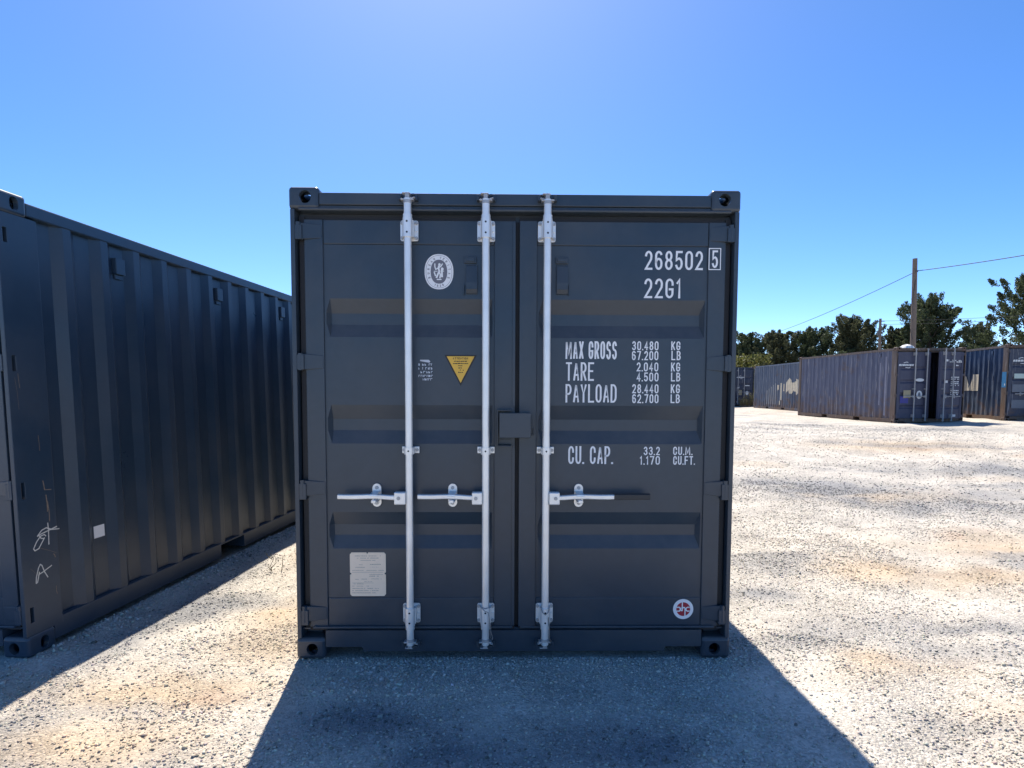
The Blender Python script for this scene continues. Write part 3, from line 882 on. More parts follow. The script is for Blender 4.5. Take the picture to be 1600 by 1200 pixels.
# loose crushed stone lying on it
rng = np.random.default_rng(3)
def hull_template(seed):
    r = np.random.default_rng(seed); bm = bmesh.new()
    for k in range(7):
        p = r.normal(size=3); p /= np.linalg.norm(p); p *= r.uniform(.75, 1.05)
        bm.verts.new(p*np.array([1, r.uniform(.65, .95), .55]))
    bmesh.ops.convex_hull(bm, input=bm.verts)
    bmesh.ops.triangulate(bm, faces=bm.faces)
    bm.verts.ensure_lookup_table()
    keep = sorted({v.index for f in bm.faces for v in f.verts}); mp = {k: n for n, k in enumerate(keep)}
    V = np.array([bm.verts[k].co[:] for k in keep]); F = np.array([[mp[v.index] for v in f.verts] for f in bm.faces])
    bm.free(); return V, F
TPL = [hull_template(k) for k in range(10)]
def scatter(n, rmin, rmax, amin, amax, smin, smax, power=2.2):
    r = np.sqrt(rng.uniform(rmin**2, rmax**2, n)); a = rng.uniform(R(amin), R(amax), n)
    x = CX + r*np.sin(a); y = CY + r*np.cos(a)
    s = smin + (smax-smin)*rng.random(n)**power
    return x, y, s
sets = [scatter(120000, 1.7, 3.9, -56, 56, .0036, .0150, 3.4), scatter(70000, 3.4, 6.4, -50, 54, .0046, .0155, 3.2),
        scatter(48000, 5.0, 10.0, 4, 56, .007, .020, 2.8), scatter(28000, 9.0, 21, 6, 54, .012, .030, 2.4),
        scatter(420, 1.8, 6, -46, 46, .012, .024, 2.4)]
# coarser stones heaped along the feet of the two near containers and in the lane behind the first
n = 5200
yy = rng.uniform(-.5, 5.5, n)
sets.append((-2.735 + .0895*yy + np.abs(rng.normal(0, .11, n)), yy, .006 + .021*rng.random(n)**2.6))
n = 1700
sets.append((rng.normal(-.75, .32, n), -.03 - np.abs(rng.normal(0, .22, n)), .006 + .017*rng.random(n)**2.2))
n = 2400
sets.append((rng.uniform(-1.25, 1.3, n), .03 - np.abs(rng.normal(0, .07, n)), .005 + .012*rng.random(n)**2.2))
n = 900
sets.append((1.235 + np.abs(rng.normal(0, .06, n)), rng.uniform(-.05, 4, n), .005 + .014*rng.random(n)**2.2))
n = 260
sets.append((rng.uniform(-2.5, 1.6, n), rng.uniform(-.95, .1, n), .011 + .010*rng.random(n)**2))
X = np.concatenate([s[0] for s in sets]); Y = np.concatenate([s[1] for s in sets]); S = np.concatenate([s[2] for s in sets])
col, tn, gr = ground_color(X, Y)
stony = sstep(.38, .62, fbm(X, Y, .55, 131, 4))
keep = rng.random(len(X)) < (1 - .6*tn)*np.clip(.22 + .78*stony + .8*gr, 0, 1)
ins1 = (np.abs(X) < 1.21) & (Y > .02) & (Y < 6.1)
ins2 = (X < -2.76 + .0895*Y) & (X > -5.3) & (Y > .02)
keep &= ~ins1 & ~ins2
X, Y, S, col, gr = X[keep], Y[keep], S[keep], col[keep], gr[keep]
Z = height(X, Y)
bri = rng.uniform(.76, 1.25, len(X))
dark = rng.random(len(X)) < .012 + .20*gr
bri[dark] *= .5
colS = np.clip(col*bri[:,None]*(1+rng.normal(0, .035, (len(X), 3))), .02, .72)
vco, vcl, fcs = [], [], []; base = 0
ti = rng.integers(0, len(TPL), len(X))
for k, (V, F) in enumerate(TPL):
    idx = np.where(ti == k)[0]
    if not len(idx): continue
    q4 = rng.normal(size=(len(idx), 4)); q4[:, 1:3] *= .22; q4 /= np.linalg.norm(q4, axis=1)[:, None]
    w, x, y, z = q4.T
    Rm = np.stack([np.stack([1-2*(y*y+z*z), 2*(x*y-z*w), 2*(x*z+y*w)], -1),
                   np.stack([2*(x*y+z*w), 1-2*(x*x+z*z), 2*(y*z-x*w)], -1),
                   np.stack([2*(x*z-y*w), 2*(y*z+x*w), 1-2*(x*x+y*y)], -1)], 1)
    P = np.einsum('nij,vj->nvi', Rm, V)*S[idx][:, None, None]
    P[:, :, 0] += X[idx][:, None]; P[:, :, 1] += Y[idx][:, None]; P[:, :, 2] += (Z[idx] + S[idx]*.12)[:, None]
    nv = len(V)
    vco.append(P.reshape(-1, 3)); vcl.append(np.repeat(colS[idx], nv, 0))
    fcs.append((F[None] + (base + np.arange(len(idx))*nv)[:, None, None]).reshape(-1)); base += nv*len(idx)
me = fast_mesh("gravel", np.concatenate(vco), np.concatenate(fcs), 3, np.concatenate(vcl))
me.materials.append(M_STONE)
g = bpy.data.objects.new("gravel", me); COL.objects.link(g)
tag(g, "loose pale crushed stone strewn over the yard", "gravel", kind='stuff')

def H(x, y): return float(height(np.array([x]), np.array([y]))[0])

# ================================================================== the near container with the lettering
GRP = "shipping containers standing in the yard"
main = empty("shipping_container", (0, 0, 0), (-.0118, .0038, .0131))
tag(main, "dark grey shipping container facing us with white weight lettering and three silver door bars", "shipping container", GRP)
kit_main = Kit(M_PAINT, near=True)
dl, dr, bars = container(main, kit_main)
YT = YP - .0012
subl, subr = dl[3], dr[3]
def tx(s, x0, z0, x1, z1, w, y=YT, gap=.34):
    mb = MB(); text(mb, s, kx(x0), kz(z0), kx(x1), kz(z1), w, y, gap); subr(mb, "lettering", M_WHITE)
tx("268502", .700, 2.162, 1.017, 2.264, .0118, gap=.30)
tx("22G1", .699, 2.010, .901, 2.116, .0118, gap=.30)
mb = MB(); y5 = .024 - .0012
text(mb, "5", kx(1.0615), kz(2.172), kx(1.0955), kz(2.266), .0105, y5)
for p in [[(1.0465,2.1635),(1.0465,2.2755),(1.1085,2.2755),(1.1085,2.1635)]]:
    mb.ribbon([(kx(a), kz(b)) for a, b in p], .0050, y5-.0010, closed=True)
subr(mb, "lettering", M_WHITE)
tx("MAX GROSS", .274, 1.679, .555, 1.776, .0100, gap=.24)
tx("TARE", .277, 1.560, .431, 1.661, .0100, gap=.24)
tx("PAYLOAD", .276, 1.441, .557, 1.542, .0100, gap=.24)
for s, x0, x1, z0, z1 in (("30.480", .638, .783, 1.728, 1.777), ("67.200", .638, .783, 1.674, 1.724), ("2.040", .665, .784, 1.613, 1.662),
                          ("4.500", .666, .786, 1.558, 1.607), ("28.440", .642, .787, 1.493, 1.543), ("62.700", .643, .788, 1.439, 1.488),
                          ("33.2", .711, .801, 1.152, 1.199), ("1.170", .690, .802, 1.099, 1.147)):
    tx(s, x0, z0, x1, z1, .0066, gap=.32)
for s, x0, x1, z0, z1 in (("KG", .853, .903, 1.729, 1.777), ("LB", .855, .906, 1.675, 1.725), ("KG", .854, .904, 1.613, 1.662), ("LB", .855, .906, 1.559, 1.607),
                          ("KG", .855, .905, 1.494, 1.543), ("LB", .855, .906, 1.440, 1.488), ("CU.M.", .875, .981, 1.153, 1.199), ("CU.FT.", .876, .996, 1.099, 1.147)):
    tx(s, x0, z0, x1, z1, .0066, gap=.32)
tx("CU. CAP.", .294, 1.102, .540, 1.201, .0102, gap=.26)

# oval inspection emblem
cx_, cz_ = kx(-.4145), kz(2.1445); a_, b_ = .0785, .0950
def ell(a, b, n=40, dx=0, dz=0, sq=2.25):
    pts = []
    for k in range(n):
        t = 2*math.pi*k/n; c, s = math.cos(t), math.sin(t); e = (abs(c)**sq+abs(s)**sq)**(-1/sq)
        pts.append((cx_+dx+a*c*e, cz_+dz+b*s*e))
    return pts
mb = MB(); mb.flat(ell(a_, b_), YT); em = subl(mb, "emblem_sticker", M_WHITE)
mb = MB(); mb.flat(ell(a_*.575, b_*.68), YT-.0006); mb.ribbon(ell(a_*.90, b_*.92), .0016, YT-.0006, True)
def ring_text(mb, s, a, b, t0, t1, h, w):
    for i, c in enumerate(s):
        if c == ' ': continue
        t = R(t0 + (t1-t0)*i/(len(s)-1)); px, pz = cx_+a*math.cos(t), cz_+b*math.sin(t)
        ang = math.atan2(math.sin(t)/b, math.cos(t)/a) - math.pi/2
        if t1 > t0: ang += math.pi
        ca, sa = math.cos(ang), math.sin(ang); cw = h*.62
        text(mb, c, -cw/2, -h/2, cw/2, h/2, w, YT-.0008, xf=lambda u, v: (px+u*ca-v*sa, pz+u*sa+v*ca))
ring_text(mb, "BUREAU VERITAS", a_*.735, b_*.80, 205, -25, .0125, .0022)
ring_text(mb, "1828", a_*.735, b_*.80, 248, 292, .0125, .0022)
subl(mb, "emblem_print", M_GREYPRINT)
mb = MB(); yy_ = YT-.0016
E_ = lambda *p: [(cx_+a*.001, cz_+b*.001) for a, b in p]
for pts, w in ((E_((0,32),(-2,18),(2,2),(-6,-14),(-14,-34)), .010), (E_((0,0),(8,-16),(5,-36)), .008), (E_((-2,22),(-17,12),(-22,26),(-22,44)), .006),
               (E_((2,22),(12,30),(20,44)), .006), (E_((-28,2),(-8,2)), .004), (E_((8,3),(28,3)), .004), (E_((16,8),(17,-30)), .010), (E_((-26,-2),(-18,-24)), .007),
               (E_((-12,-42),(14,-42)), .006)):
    yy_ -= .0001; mb.ribbon(pts, w, yy_)
mb.flat([(cx_+.003+.007*math.cos(R(36*k)), cz_+.038+.008*math.sin(R(36*k))) for k in range(10)], yy_-.0002)
mb.flat([(cx_+.018+.008*math.cos(R(36*k)), cz_+.014+.009*math.sin(R(36*k))) for k in range(10)], yy_-.0003)
subl(mb, "emblem_figure", M_WHITE)

# yellow warning triangle
T_ = lambda a, b: (kx(a), kz(b))
mb = MB(); mb.flat([T_(-.3865,1.698), T_(-.2100,1.698), T_(-.2985,1.530)], YT); subl(mb, "warning_triangle", M_BLACK)
mb = MB(); mb.flat([T_(-.3735,1.6905), T_(-.2230,1.6905), T_(-.2985,1.5460)], YT-.0006); subl(mb, "warning_field", M_YELLOW)
mb = MB(); text(mb, "ATTENTION", kx(-.3405), kz(1.6735), kx(-.2575), kz(1.6845), .0022, YT-.0010)
rnd = random.Random(4)
for z, hw in ((1.661,.036), (1.649,.041), (1.637,.012), (1.625,.012), (1.613,.017), (1.601,.013)):
    greek(mb, kx(-.2985-hw), kx(-.2985+hw), kz(z), .0062, YT-.0011, rnd, .9)
subl(mb, "warning_print", M_BLACK)
# small white stencil beside it
mb = MB(); rnd = random.Random(9)
mb.flat([T_(-.519,1.671), T_(-.472,1.671), T_(-.463,1.662), T_(-.469,1.655), T_(-.519,1.664)], YT)
for z, h in ((1.639,.012), (1.618,.013), (1.598,.012), (1.578,.011), (1.559,.012)):
    x = -.528
    while x < -.452:
        w = rnd.uniform(.004, .012)
        if rnd.random() < .82:
            k = rnd.random()
            if k < .4: mb.flat([T_(x,z), T_(x+w,z), T_(x+w,z+h*rnd.uniform(.3,1)), T_(x,z+h)], YT)
            else:
                mb.flat([T_(x,z), T_(x+.003,z), T_(x+.003,z+h), T_(x,z+h)], YT); mb.flat([T_(x+.0035,z+h*.7), T_(x+w,z+h*.7), T_(x+w,z+h), T_(x+.0035,z+h)], YT)
        x += w + rnd.uniform(.002, .006)
subl(mb, "stencil_mark", simple("thin_white_print", (.58,.61,.66), rough=.6))

# stamped data plate with notches
mb = MB()
def P_(u, v): return T_(-.913+.198*u, .361+.246*v)
n_ = .045
poly = [(n_,0),(1-n_,0),(1-n_*.8,.012),(1-.012,n_*.7),(1,n_),(1,.49),(.965,.50),(.965,.53),(1,.54),(1,1-n_),(1-.012,1-n_*.7),(1-n_*.8,1-.012),(1-n_,1),(.51,1),(.50,.972),(.47,.972),(.46,1),
        (n_,1),(n_*.8,1-.012),(.012,1-n_*.7),(0,1-n_),(0,.54),(.035,.53),(.035,.50),(0,.49),(0,n_),(.012,n_*.7),(n_*.8,.012)]
mb.prism([P_(u, v) for u, v in poly], 'y', YP-.0035, YP-.0005)
plate = subl(mb, "data_plate", M_PLATE)
mb = MB(); rnd = random.Random(12); yq = YP-.0041
for z, x0, x1, h in ((.915,.14,.86,.016), (.865,.20,.80,.016), (.815,.30,.72,.014), (.715,.25,.36,.012), (.72,.56,.86,.018), (.655,.14,.42,.014), (.66,.56,.80,.01), (.585,.06,.38,.012), (.585,.46,.95,.012),
                    (.45,.54,.80,.018), (.49,.54,.92,.012), (.38,.12,.24,.014), (.385,.32,.50,.014), (.39,.6,.88,.014), (.33,.40,.66,.012), (.275,.06,.38,.014), (.225,.06,.36,.014), (.225,.46,.54,.014), (.17,.06,.42,.012),
                    (.17,.46,.80,.016), (.12,.06,.80,.014), (.07,.06,.72,.014)):
    p0 = P_(x0, z); p1 = P_(x1, z); greek(mb, p0[0], p1[0], p0[1], h*.246, yq, rnd, .85)
for z, x0, x1 in ((.545,.06,.92), (.30,.06,.66)):
    p0 = P_(x0, z); p1 = P_(x1, z+.006); mb.flat([p0, (p1[0], p0[1]), p1, (p0[0], p1[1])], yq-.0001)
subl(mb, "plate_print", M_PRINT)

# round maker's sticker low on the right leaf
lx_, lz_ = kx(.947), kz(.286)
mb = MB(); yb = .0265
mb.prism([(lx_+.0575*math.cos(R(9*k)), lz_+.0575*math.sin(R(9*k))) for k in range(40)], 'y', yb, yb+.002)
subr(mb, "round_sticker", M_WHITE)
mb = MB(); mb.flat([(lx_+.0395*math.cos(R(9*k)), lz_+.0395*math.sin(R(9*k))) for k in range(40)], yb-.0006); subr(mb, "sticker_disc", M_RED)
mb = MB(); yq = yb-.0012
Q = lambda *p: [(lx_+a*.001, lz_+b*.001) for a, b in p]
S_ = [Q((-38,11),(-22,11),(-10,-11)), Q((-38,-11),(-22,-11),(-12,9)), Q((-6,42),(-6,-11)), Q((-6,2),(0,10),(7,10),(10,4),(10,-42)),
      [(lx_+.0275+.0125*math.cos(R(t)), lz_+.0115*math.sin(R(t))) for t in range(50, 311, 20)]]
for pts in S_:
    mb.ribbon(pts, .0062, yq); yq -= .00012
subr(mb, "sticker_letters", M_WHITE)

# lock box across the middle stiles
mb = MB(); x0, x1, z0, z1 = kx(-.085), kx(.082), kz(1.253), kz(1.385)
t = .006
mb.box(x0, x1, -.072, -.066, z0, z1); mb.box(x0+.02, x1, -.066, .0195, z1-t, z1-.0002); mb.box(x1-t, x1-.0003, -.066, .0195, z0+.0003, z1-t-.0002)
mb.box(x0+.05, x1-t-.0002, -.066, .0195, z0+.0002, z0+t)
subr(mb, "lock_box", M_PAINT, .003)
mb = MB()
mb.box(kx(-.098), kx(-.092), -.045, .0255, kz(1.243), kz(1.402)); mb.box(kx(-.0915), kx(-.02), -.045, .0255, kz(1.396), kz(1.402)); mb.box(kx(-.0915), kx(-.02), -.04, .0255, kz(1.2035), kz(1.2090))
mb.box(kx(-.098), kx(-.093), -.02, .0255, kz(1.203), kz(1.2425)); mb.box(kx(-.0915), kx(-.02), .018, .0255, kz(1.210), kz(1.240))
subl(mb, "lock_box_housing", M_PAINT, .0015)
mb = MB(); mb.box(kx(.088), kx(.102), .005, .0195, kz(1.262), kz(1.268)); mb.box(kx(.098), kx(.103), .005, .0195, kz(1.269), kz(1.30)); mb.box(kx(.086), kx(.092), .010, .0195, kz(1.30), kz(1.36))
subr(mb, "hasp", M_PAINT, .001)
# rubber of the meeting edge
mb = MB(); mb.box(kx(-.0005), kx(.0205), .052, .070, DZ0, DZ1); subr(mb, "centre_gasket", M_RUBBER)
mb = MB(); mb.box(kx(-.016), kx(-.0008), .0195, .0258, DZ0+.01, kz(1.20)); mb.box(kx(-.016), kx(-.0008), .0195, .0258, kz(1.42), DZ1-.01); subl(mb, "overlap_strip", M_PAINT, .001)

# hanger for the door retainer on each leaf
for s, sub_, xc in ((-1, subl, kx(-.243)), (1, subr, kx(.252))):
    mb = MB(); mb.box(xc-.036, xc+.032, YP-.012, YP+.002, kz(2.190), kz(2.224)); mb.box(xc-.028, xc+.024, YP-.017, YP-.0121, kz(2.198), kz(2.216))
    mb.prism([(YP+.002, kz(2.182)), (YP-.014, kz(2.176)), (YP-.022, kz(2.085)), (YP-.022, kz(2.050)), (YP-.010, kz(2.026)), (YP+.002, kz(2.026))], 'x', xc-.024 if s < 0 else xc-.030, xc+.036 if s < 0 else xc+.030)
    mb.box(xc-.038, xc-.034, YP-.016, YP+.002, kz(2.02), kz(2.075)) if s < 0 else mb.box(xc+.033, xc+.037, YP-.016, YP+.002, kz(2.02), kz(2.075))
    mb.cyl((xc-.006, YP-.024, kz(2.052)), 'y', .006, .006, 8)
    sub_(mb, "door_retainer", M_PAINT, .003)
# grey grip sleeve on the single handle of the right leaf
b3, bsub = bars[2]
mb = MB(); HZN = kz(.927); mb.sweep([(kx(.535), -.0485, HZN+.0065), (kx(.60), -.0485, HZN+.0068), (kx(.731), -.0475, HZN+.0075)], .0180, .0105)
bsub(mb, "grip_sleeve", M_SLEEVE, .003)
# twisted seal wires hanging at the lower brackets
for (bar, bs), x, k in ((bars[1], -.1605, 0), (bars[2], .1680, 1)):
    mb = MB(); zt = kz(.335)
    if k == 0:
        mb.tube([(x-.020,-.064,zt-.006),(x-.004,-.072,zt-.022),(x+.016,-.071,zt-.030),(x+.022,-.069,zt-.07),(x+.026,-.069,zt-.13),(x+.027,-.069,zt-.165),(x+.034,-.069,zt-.182),(x+.040,-.069,zt-.184),(x+.040,-.068,zt-.172),(x+.031,-.068,zt-.14),(x+.028,-.067,zt-.09)], .0020, 6)
        mb.tube([(x-.020,-.064,zt-.004),(x,-.068,zt-.010),(x+.020,-.064,zt-.004)], .0020, 6)
    else:
        mb.tube([(x-.022,-.064,zt-.012),(x-.016,-.070,zt-.030),(x,-.072,zt-.044),(x+.016,-.070,zt-.030),(x+.022,-.064,zt-.012)], .0024, 6)
        mb.tube([(x+.018,-.066,zt-.06),(x+.022,-.067,zt-.12),(x+.022,-.067,zt-.175),(x+.030,-.067,zt-.20),(x+.034,-.067,zt-.19)], .0030, 6)
    bs(mb, "seal_wire", M_WIRE)

# ================================================================== the container along the left
rotL = Euler((0, -.015, -.0892), 'XYZ')
offL = rotL.to_matrix() @ Vector((-HX, 0, 0))
left = empty("shipping_container", (-2.7252+offL.x, -.0034+offL.y, -.0006+offL.z), rotL)
tag(left, "dark grey shipping container showing its ribbed side, chalk marks on its corner post", "shipping container", GRP)
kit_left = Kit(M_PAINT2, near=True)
dlL, drL, barsL = container(left, kit_left)
post = [c for c in left.children if c.name.startswith("corner_post")]
post = [c for c in post if max(v[0] for v in c.bound_box) > 1.0 and min(v[1] for v in c.bound_box) < .1][0]
wallR = [c for c in left.children if c.name.startswith("side_wall") and max(v[0] for v in c.bound_box) > 0][0]
def side_build(mb, X_, name, mat, parent):
    mb.v = [(X_-y, x, z) for x, y, z in mb.v]
    return mb.build(name, mat, parent)
yq = -.0010
chalk = [[(.079,.405),(.083,.440),(.100,.490),(.112,.507),(.122,.498),(.136,.455),(.155,.417)], [(.079,.405),(.088,.410),(.104,.466)], [(.100,.452),(.125,.458),(.185,.480)],
         [(.160,.660),(.150,.672),(.125,.668),(.098,.640),(.078,.606),(.086,.594),(.110,.600),(.140,.640),(.150,.655)], [(.105,.672),(.135,.700),(.165,.708),(.20,.690),(.25,.682)], [(.105,.672),(.130,.680),(.235,.700)],
         [(.176,.735),(.178,.690),(.174,.606)], [(.118,.672),(.128,.655),(.150,.648)]]
for part_ in (chalk[:3], chalk[3:]):
    mb = MB()
    for st in part_:
        mb.ribbon(st, .0062, yq); yq -= .00012
    side_build(mb, 1.212, "chalk_mark", M_CHALK, post)
mb = MB(); yq = -.0006; rnd = random.Random(5)
for (y0_, z0_, y1_, z1_, w) in ((.165,.985,.172,.93,.012), (.172,.93,.215,.925,.010), (.178,.90,.182,.80,.014), (.185,.86,.190,.74,.010), (.12,.60,.22,.545,.003), (.20,.545,.21,.52,.010), (.205,.35,.207,.30,.007),
                               (.06,1.60,.065,1.52,.006), (.04,1.58,.052,1.40,.003), (.155,1.25,.158,1.16,.005), (.05,.50,.08,.46,.002)):
    mid = ((y0_+y1_)/2+rnd.uniform(-.004,.004), (z0_+z1_)/2)
    mb.ribbon([(y0_, z0_), mid, (y1_, z1_)], w*.5, yq); yq -= .0001
side_build(mb, 1.212, "scuff", M_SCUFF, post)
# blank white sticker on the ribbed wall
mb = MB(); mb.box(.541, .626, -.0014, .0004, .543, .622)
side_build(mb, WALLX-.036, "blank_sticker", M_WHITE, wallR)

# ================================================================== old containers across the yard
M_OLD1 = weathered("faded_violet_blue_paint", (.048,.055,.098), (.105,.112,.158), .75)
M_OLD1D = weathered("faded_door_paint", (.040,.044,.078), (.058,.062,.098), .12, low_rust=False, streak=(.10,.10,.13))
M_OLD2 = weathered("dull_blue_paint", (.035,.055,.10), (.10,.12,.155), .60, streak=(.42,.42,.42))
M_OLD3 = weathered("dark_navy_paint", (.020,.028,.055), (.040,.050,.080), .30)
M_OLD4 = weathered("navy_side_paint", (.020,.040,.085), (.045,.070,.12), .30, streak=(.25,.27,.30))
M_RUST = weathered("rusty_frame", (.070,.045,.034), (.13,.095,.070), .6, streak=(.30,.27,.24))
M_RODOLD = simple("dull_zinc_bar", (.34,.34,.34), rough=.6, metal=.2, var=.25)
M_CREAM = simple("worn_cream_paint", (.60,.52,.38), rough=.7, var=.35, scale=9)
M_CREAM2 = simple("cream_letter_paint", (.55,.50,.40), rough=.65, var=.18, scale=7)
M_LBL = simple("white_label", (.62,.64,.64), rough=.5, var=.12, scale=40)
M_TAN = simple("tan_plate", (.33,.28,.17), rough=.5)
M_BLUE = simple("blue_tape", (.02,.022,.22), rough=.4)
M_CYAN = simple("blue_poster", (.03,.17,.36), rough=.5)
M_GREYPATCH = simple("grey_paint_patch", (.13,.15,.18), rough=.6, var=.2)

def at_corner(cx, cy, yaw, side=-1):
    """root position so that the door-end corner on that side stands at (cx, cy)"""
    return (cx - side*HX*math.cos(yaw), cy - side*HX*math.sin(yaw), H(cx, cy)-.01)
G5 = [(kz(.50), kz(.64)), (kz(.93), kz(1.07)), (kz(1.36), kz(1.50)), (kz(1.80), kz(1.94))]
def far_container(label, cx, cy, yaw, kit, side=-1, opened=0.0):
    r = empty("shipping_container", at_corner(cx, cy, yaw, side), (0, 0, yaw))
    tag(r, label, "shipping container", GRP)
    return r, container(r, kit, right_open=opened, pockets=True)
def dpanel(sub_, name, mat, pts, y=.016):
    mb = MB(); mb.flat([(x, z) for x, z in pts], y); return sub_(mb, name, mat)
def rect(x0, x1, z0, z1): return [(x0,z0),(x1,z0),(x1,z1),(x0,z1)]
def oval(cx, cz, rx, rz, n=16): return [(cx+rx*math.cos(2*math.pi*k/n), cz+rz*math.sin(2*math.pi*k/n)) for k in range(n)]
def swoosh(sub_, cx, cz, w):
    """illegible slanted white company lettering with a stroke above and below"""
    mb = MB(); x = cx-w/2; rnd = random.Random(int(cx*100))
    while x < cx+w/2-.04:
        l = rnd.uniform(.05, .09); mb.flat([(x,cz-.03),(x+l-.012,cz-.03),(x+l,cz+.035),(x+.014,cz+.035)], .016); x += l
    mb.ribbon([(cx-w*.18,cz+.075),(cx+.02,cz+.105),(cx+w*.12,cz+.085)], .022, .0155)
    mb.ribbon([(cx-w*.05,cz-.085),(cx+.10,cz-.095),(cx+w*.28,cz-.065)], .022, .0153)
    sub_(mb, "company_lettering", M_LBL)
def side_mark(root, s, spans, mat, name="painted_mark"):
    """flat paint that follows the ribs: spans = list of (y0, y1, z0(y), z1(y))"""
    prof, at = corr_profile(.226, LEN-.15, 1.011, depth=.036)
    wall = [c for c in root.children if c.name.startswith("side_wall") and (max(v[0] for v in c.bound_box) > 0) == (s > 0)][0]
    mb = MB()
    for y0, y1, f0, f1 in spans:
        ys = sorted({y0, y1} | {p[0] for p in prof if y0 < p[0] < y1} | set(np.linspace(y0, y1, 8)))
        vs = []
        for y in ys:
            X_ = s*(WALLX - at(y) + .004)
            vs += [(X_, y, f0(y)), (X_, y, max(f0(y)+.001, f1(y)))]
        mb.add(vs, [(2*i, 2*i+2, 2*i+3, 2*i+1) for i in range(len(ys)-1)])
    return mb.build(name, mat, wall)

# the one with a door ajar
kit = Kit(M_OLD1, door=M_OLD1D, frame=M_RUST, rod=M_RODOLD, dents=.004, grooves=G5)
oc, (ol, orr, ob) = far_container("faded blue container with rusty corner posts and one door standing ajar", 13.03, 16.21, .04, kit, opened=R(17))
sl, sr = ol[3], orr[3]
swoosh(sl, -.86, 1.985, .52)
dpanel(sl, "pill_sticker", M_LBL, oval(-.36, 1.48, .15, .055))
dpanel(sl, "oval_sticker", M_LBL, oval(-.36, .98, .105, .14))
dpanel(sl, "oval_print", M_GREYPATCH, oval(-.36, .98, .045, .085), .015)
dpanel(sl, "tan_plate", M_TAN, rect(-.92, -.66, .87, 1.13), .015)
dpanel(sl, "blue_tape", M_BLUE, rect(-1.03, -.74, .69, .93), .016)
rnd = random.Random(2)
mb = MB()
for z, x0, x1 in ((2.12,.45,1.05), (2.07,.45,1.05), (1.95,.62,.90), (1.55,.55,.95), (1.49,.55,.95), (1.40,.55,.95), (1.34,.55,.95), (1.28,.55,.95), (1.10,.55,.95), (1.03,.55,.95), (.97,.55,.95)):
    greek(mb, x0, x1, z, .045, .014, rnd, .8)
greek(mb, .22, .42, 2.10, .09, .014, rnd, .9)
sr(mb, "lettering", M_LBL)
dpanel(sr, "small_sticker", M_LBL, rect(.70, .86, .23, .31), .014)
dpanel(sr, "small_sticker", M_LBL, rect(.28, .40, 1.38, 1.46), .014)
# worn white runs on the wall nearest the doors
side_mark(oc, -1, [(.50,.60, lambda y: .25, lambda y: 2.30), (.82,.88, lambda y: .6, lambda y: 2.1)], simple("chalky_wear", (.22,.22,.27), rough=.8, var=.4, scale=5), "worn_rib")

# the one behind it with worn cream paint on its side
kit = Kit(M_OLD2, door=M_OLD3, frame=M_OLD2, rod=M_RODOLD, dents=.008, grooves=G5, cast=M_RUST)
c2, _ = far_container("dull blue container with a worn cream patch on its ribbed side", 14.82, 26.1, -.033, kit)
rz = lambda seed: (lambda y: 1.0 + .10*math.sin(y*9+seed) + .05*math.sin(y*23+seed))
side_mark(c2, -1, [(.25, 1.75, rz(1), lambda y: 1.60 + .12*math.sin(y*6) + .06*math.sin(y*31)), (1.85, 2.05, rz(2), lambda y: 1.45), (2.25, 2.38, lambda y: .55, lambda y: 1.5), (2.60, 2.74, rz(3), lambda y: 1.40),
                   (2.38, 2.46, lambda y: .30, lambda y: .52)], M_CREAM, "worn_cream_paint")
side_mark(c2, -1, [(2.95+.284*k, 3.0+.284*k, (lambda y: .3), (lambda y, k=k: 1.5-.1*k)) for k in range(5)], simple("pale_wear", (.30,.31,.32), rough=.8, var=.3, scale=5), "worn_rib")

# the far one whose doors show beside our container
kit = Kit(M_OLD3, frame=M_OLD3, rod=M_RODOLD, dents=.004, grooves=G5)
c3, (cl3, cr3, _) = far_container("dark blue container end-on beyond the lane, weeds growing at its foot", 16.16, 34.9, 0.0, kit, side=1)
swoosh(cr3[3], .33, 1.90, .50)
dpanel(cr3[3], "white_arrow", M_LBL, [(.12,1.22),(.30,1.25),(.22,1.15)])
dpanel(cr3[3], "white_label", M_LBL, rect(.66,.95,1.32,1.38)); dpanel(cr3[3], "oval_sticker", M_LBL, oval(.80,.86,.10,.14)); dpanel(cr3[3], "tan_plate", M_TAN, rect(.25,.45,.72,1.05))

# the navy one at the right edge
kit = Kit(M_OLD4, door=M_OLD3, frame=M_RUST, rod=M_RODOLD, dents=.010, grooves=G5)
c4, (cl4, cr4, _) = far_container("navy container with big cream letters on its side and a blue poster on its post", 16.6, 16.0, -.20, kit)
side_mark(c4, -1, [(1.55, 1.93, lambda y: 1.02, lambda y: 1.62), (1.99, 2.62, lambda y: 1.03 if y > 2.0 else 1.03, lambda y: 1.60 - .52*max(0, 1-abs(y-2.16)/.22))], M_CREAM2, "cream_letter")
side_mark(c4, -1, [(.74, .80, lambda y: 1.42, lambda y: 1.58), (.98, 1.02, lambda y: .9, lambda y: 1.1), (1.0, 1.03, lambda y: 1.5, lambda y: 2.1)], M_GREYPATCH, "grey_patch")
pst = [c for c in c4.children if c.name.startswith("corner_post") and min(v[0] for v in c.bound_box) < -1.1 and min(v[1] for v in c.bound_box) < .1][0]
mb = MB(); mb.box(-1.2155, -1.2125, .01, .23, 1.14, 1.66); mb.build("blue_poster", M_CYAN, pst)
mb = MB(); mb.box(-1.2175, -1.2157, .05, .09, 1.20, 1.27); mb.ribbon([(0,0),(.01,.01)], .001, 0); mb.build("poster_print", M_LBL, pst)
s4 = cl4[3]
swoosh(s4, -.80, 2.03, .48)
dpanel(s4, "white_label", simple("pale_green_label", (.42,.52,.48), rough=.5), rect(-.98, -.66, 1.44, 1.60))
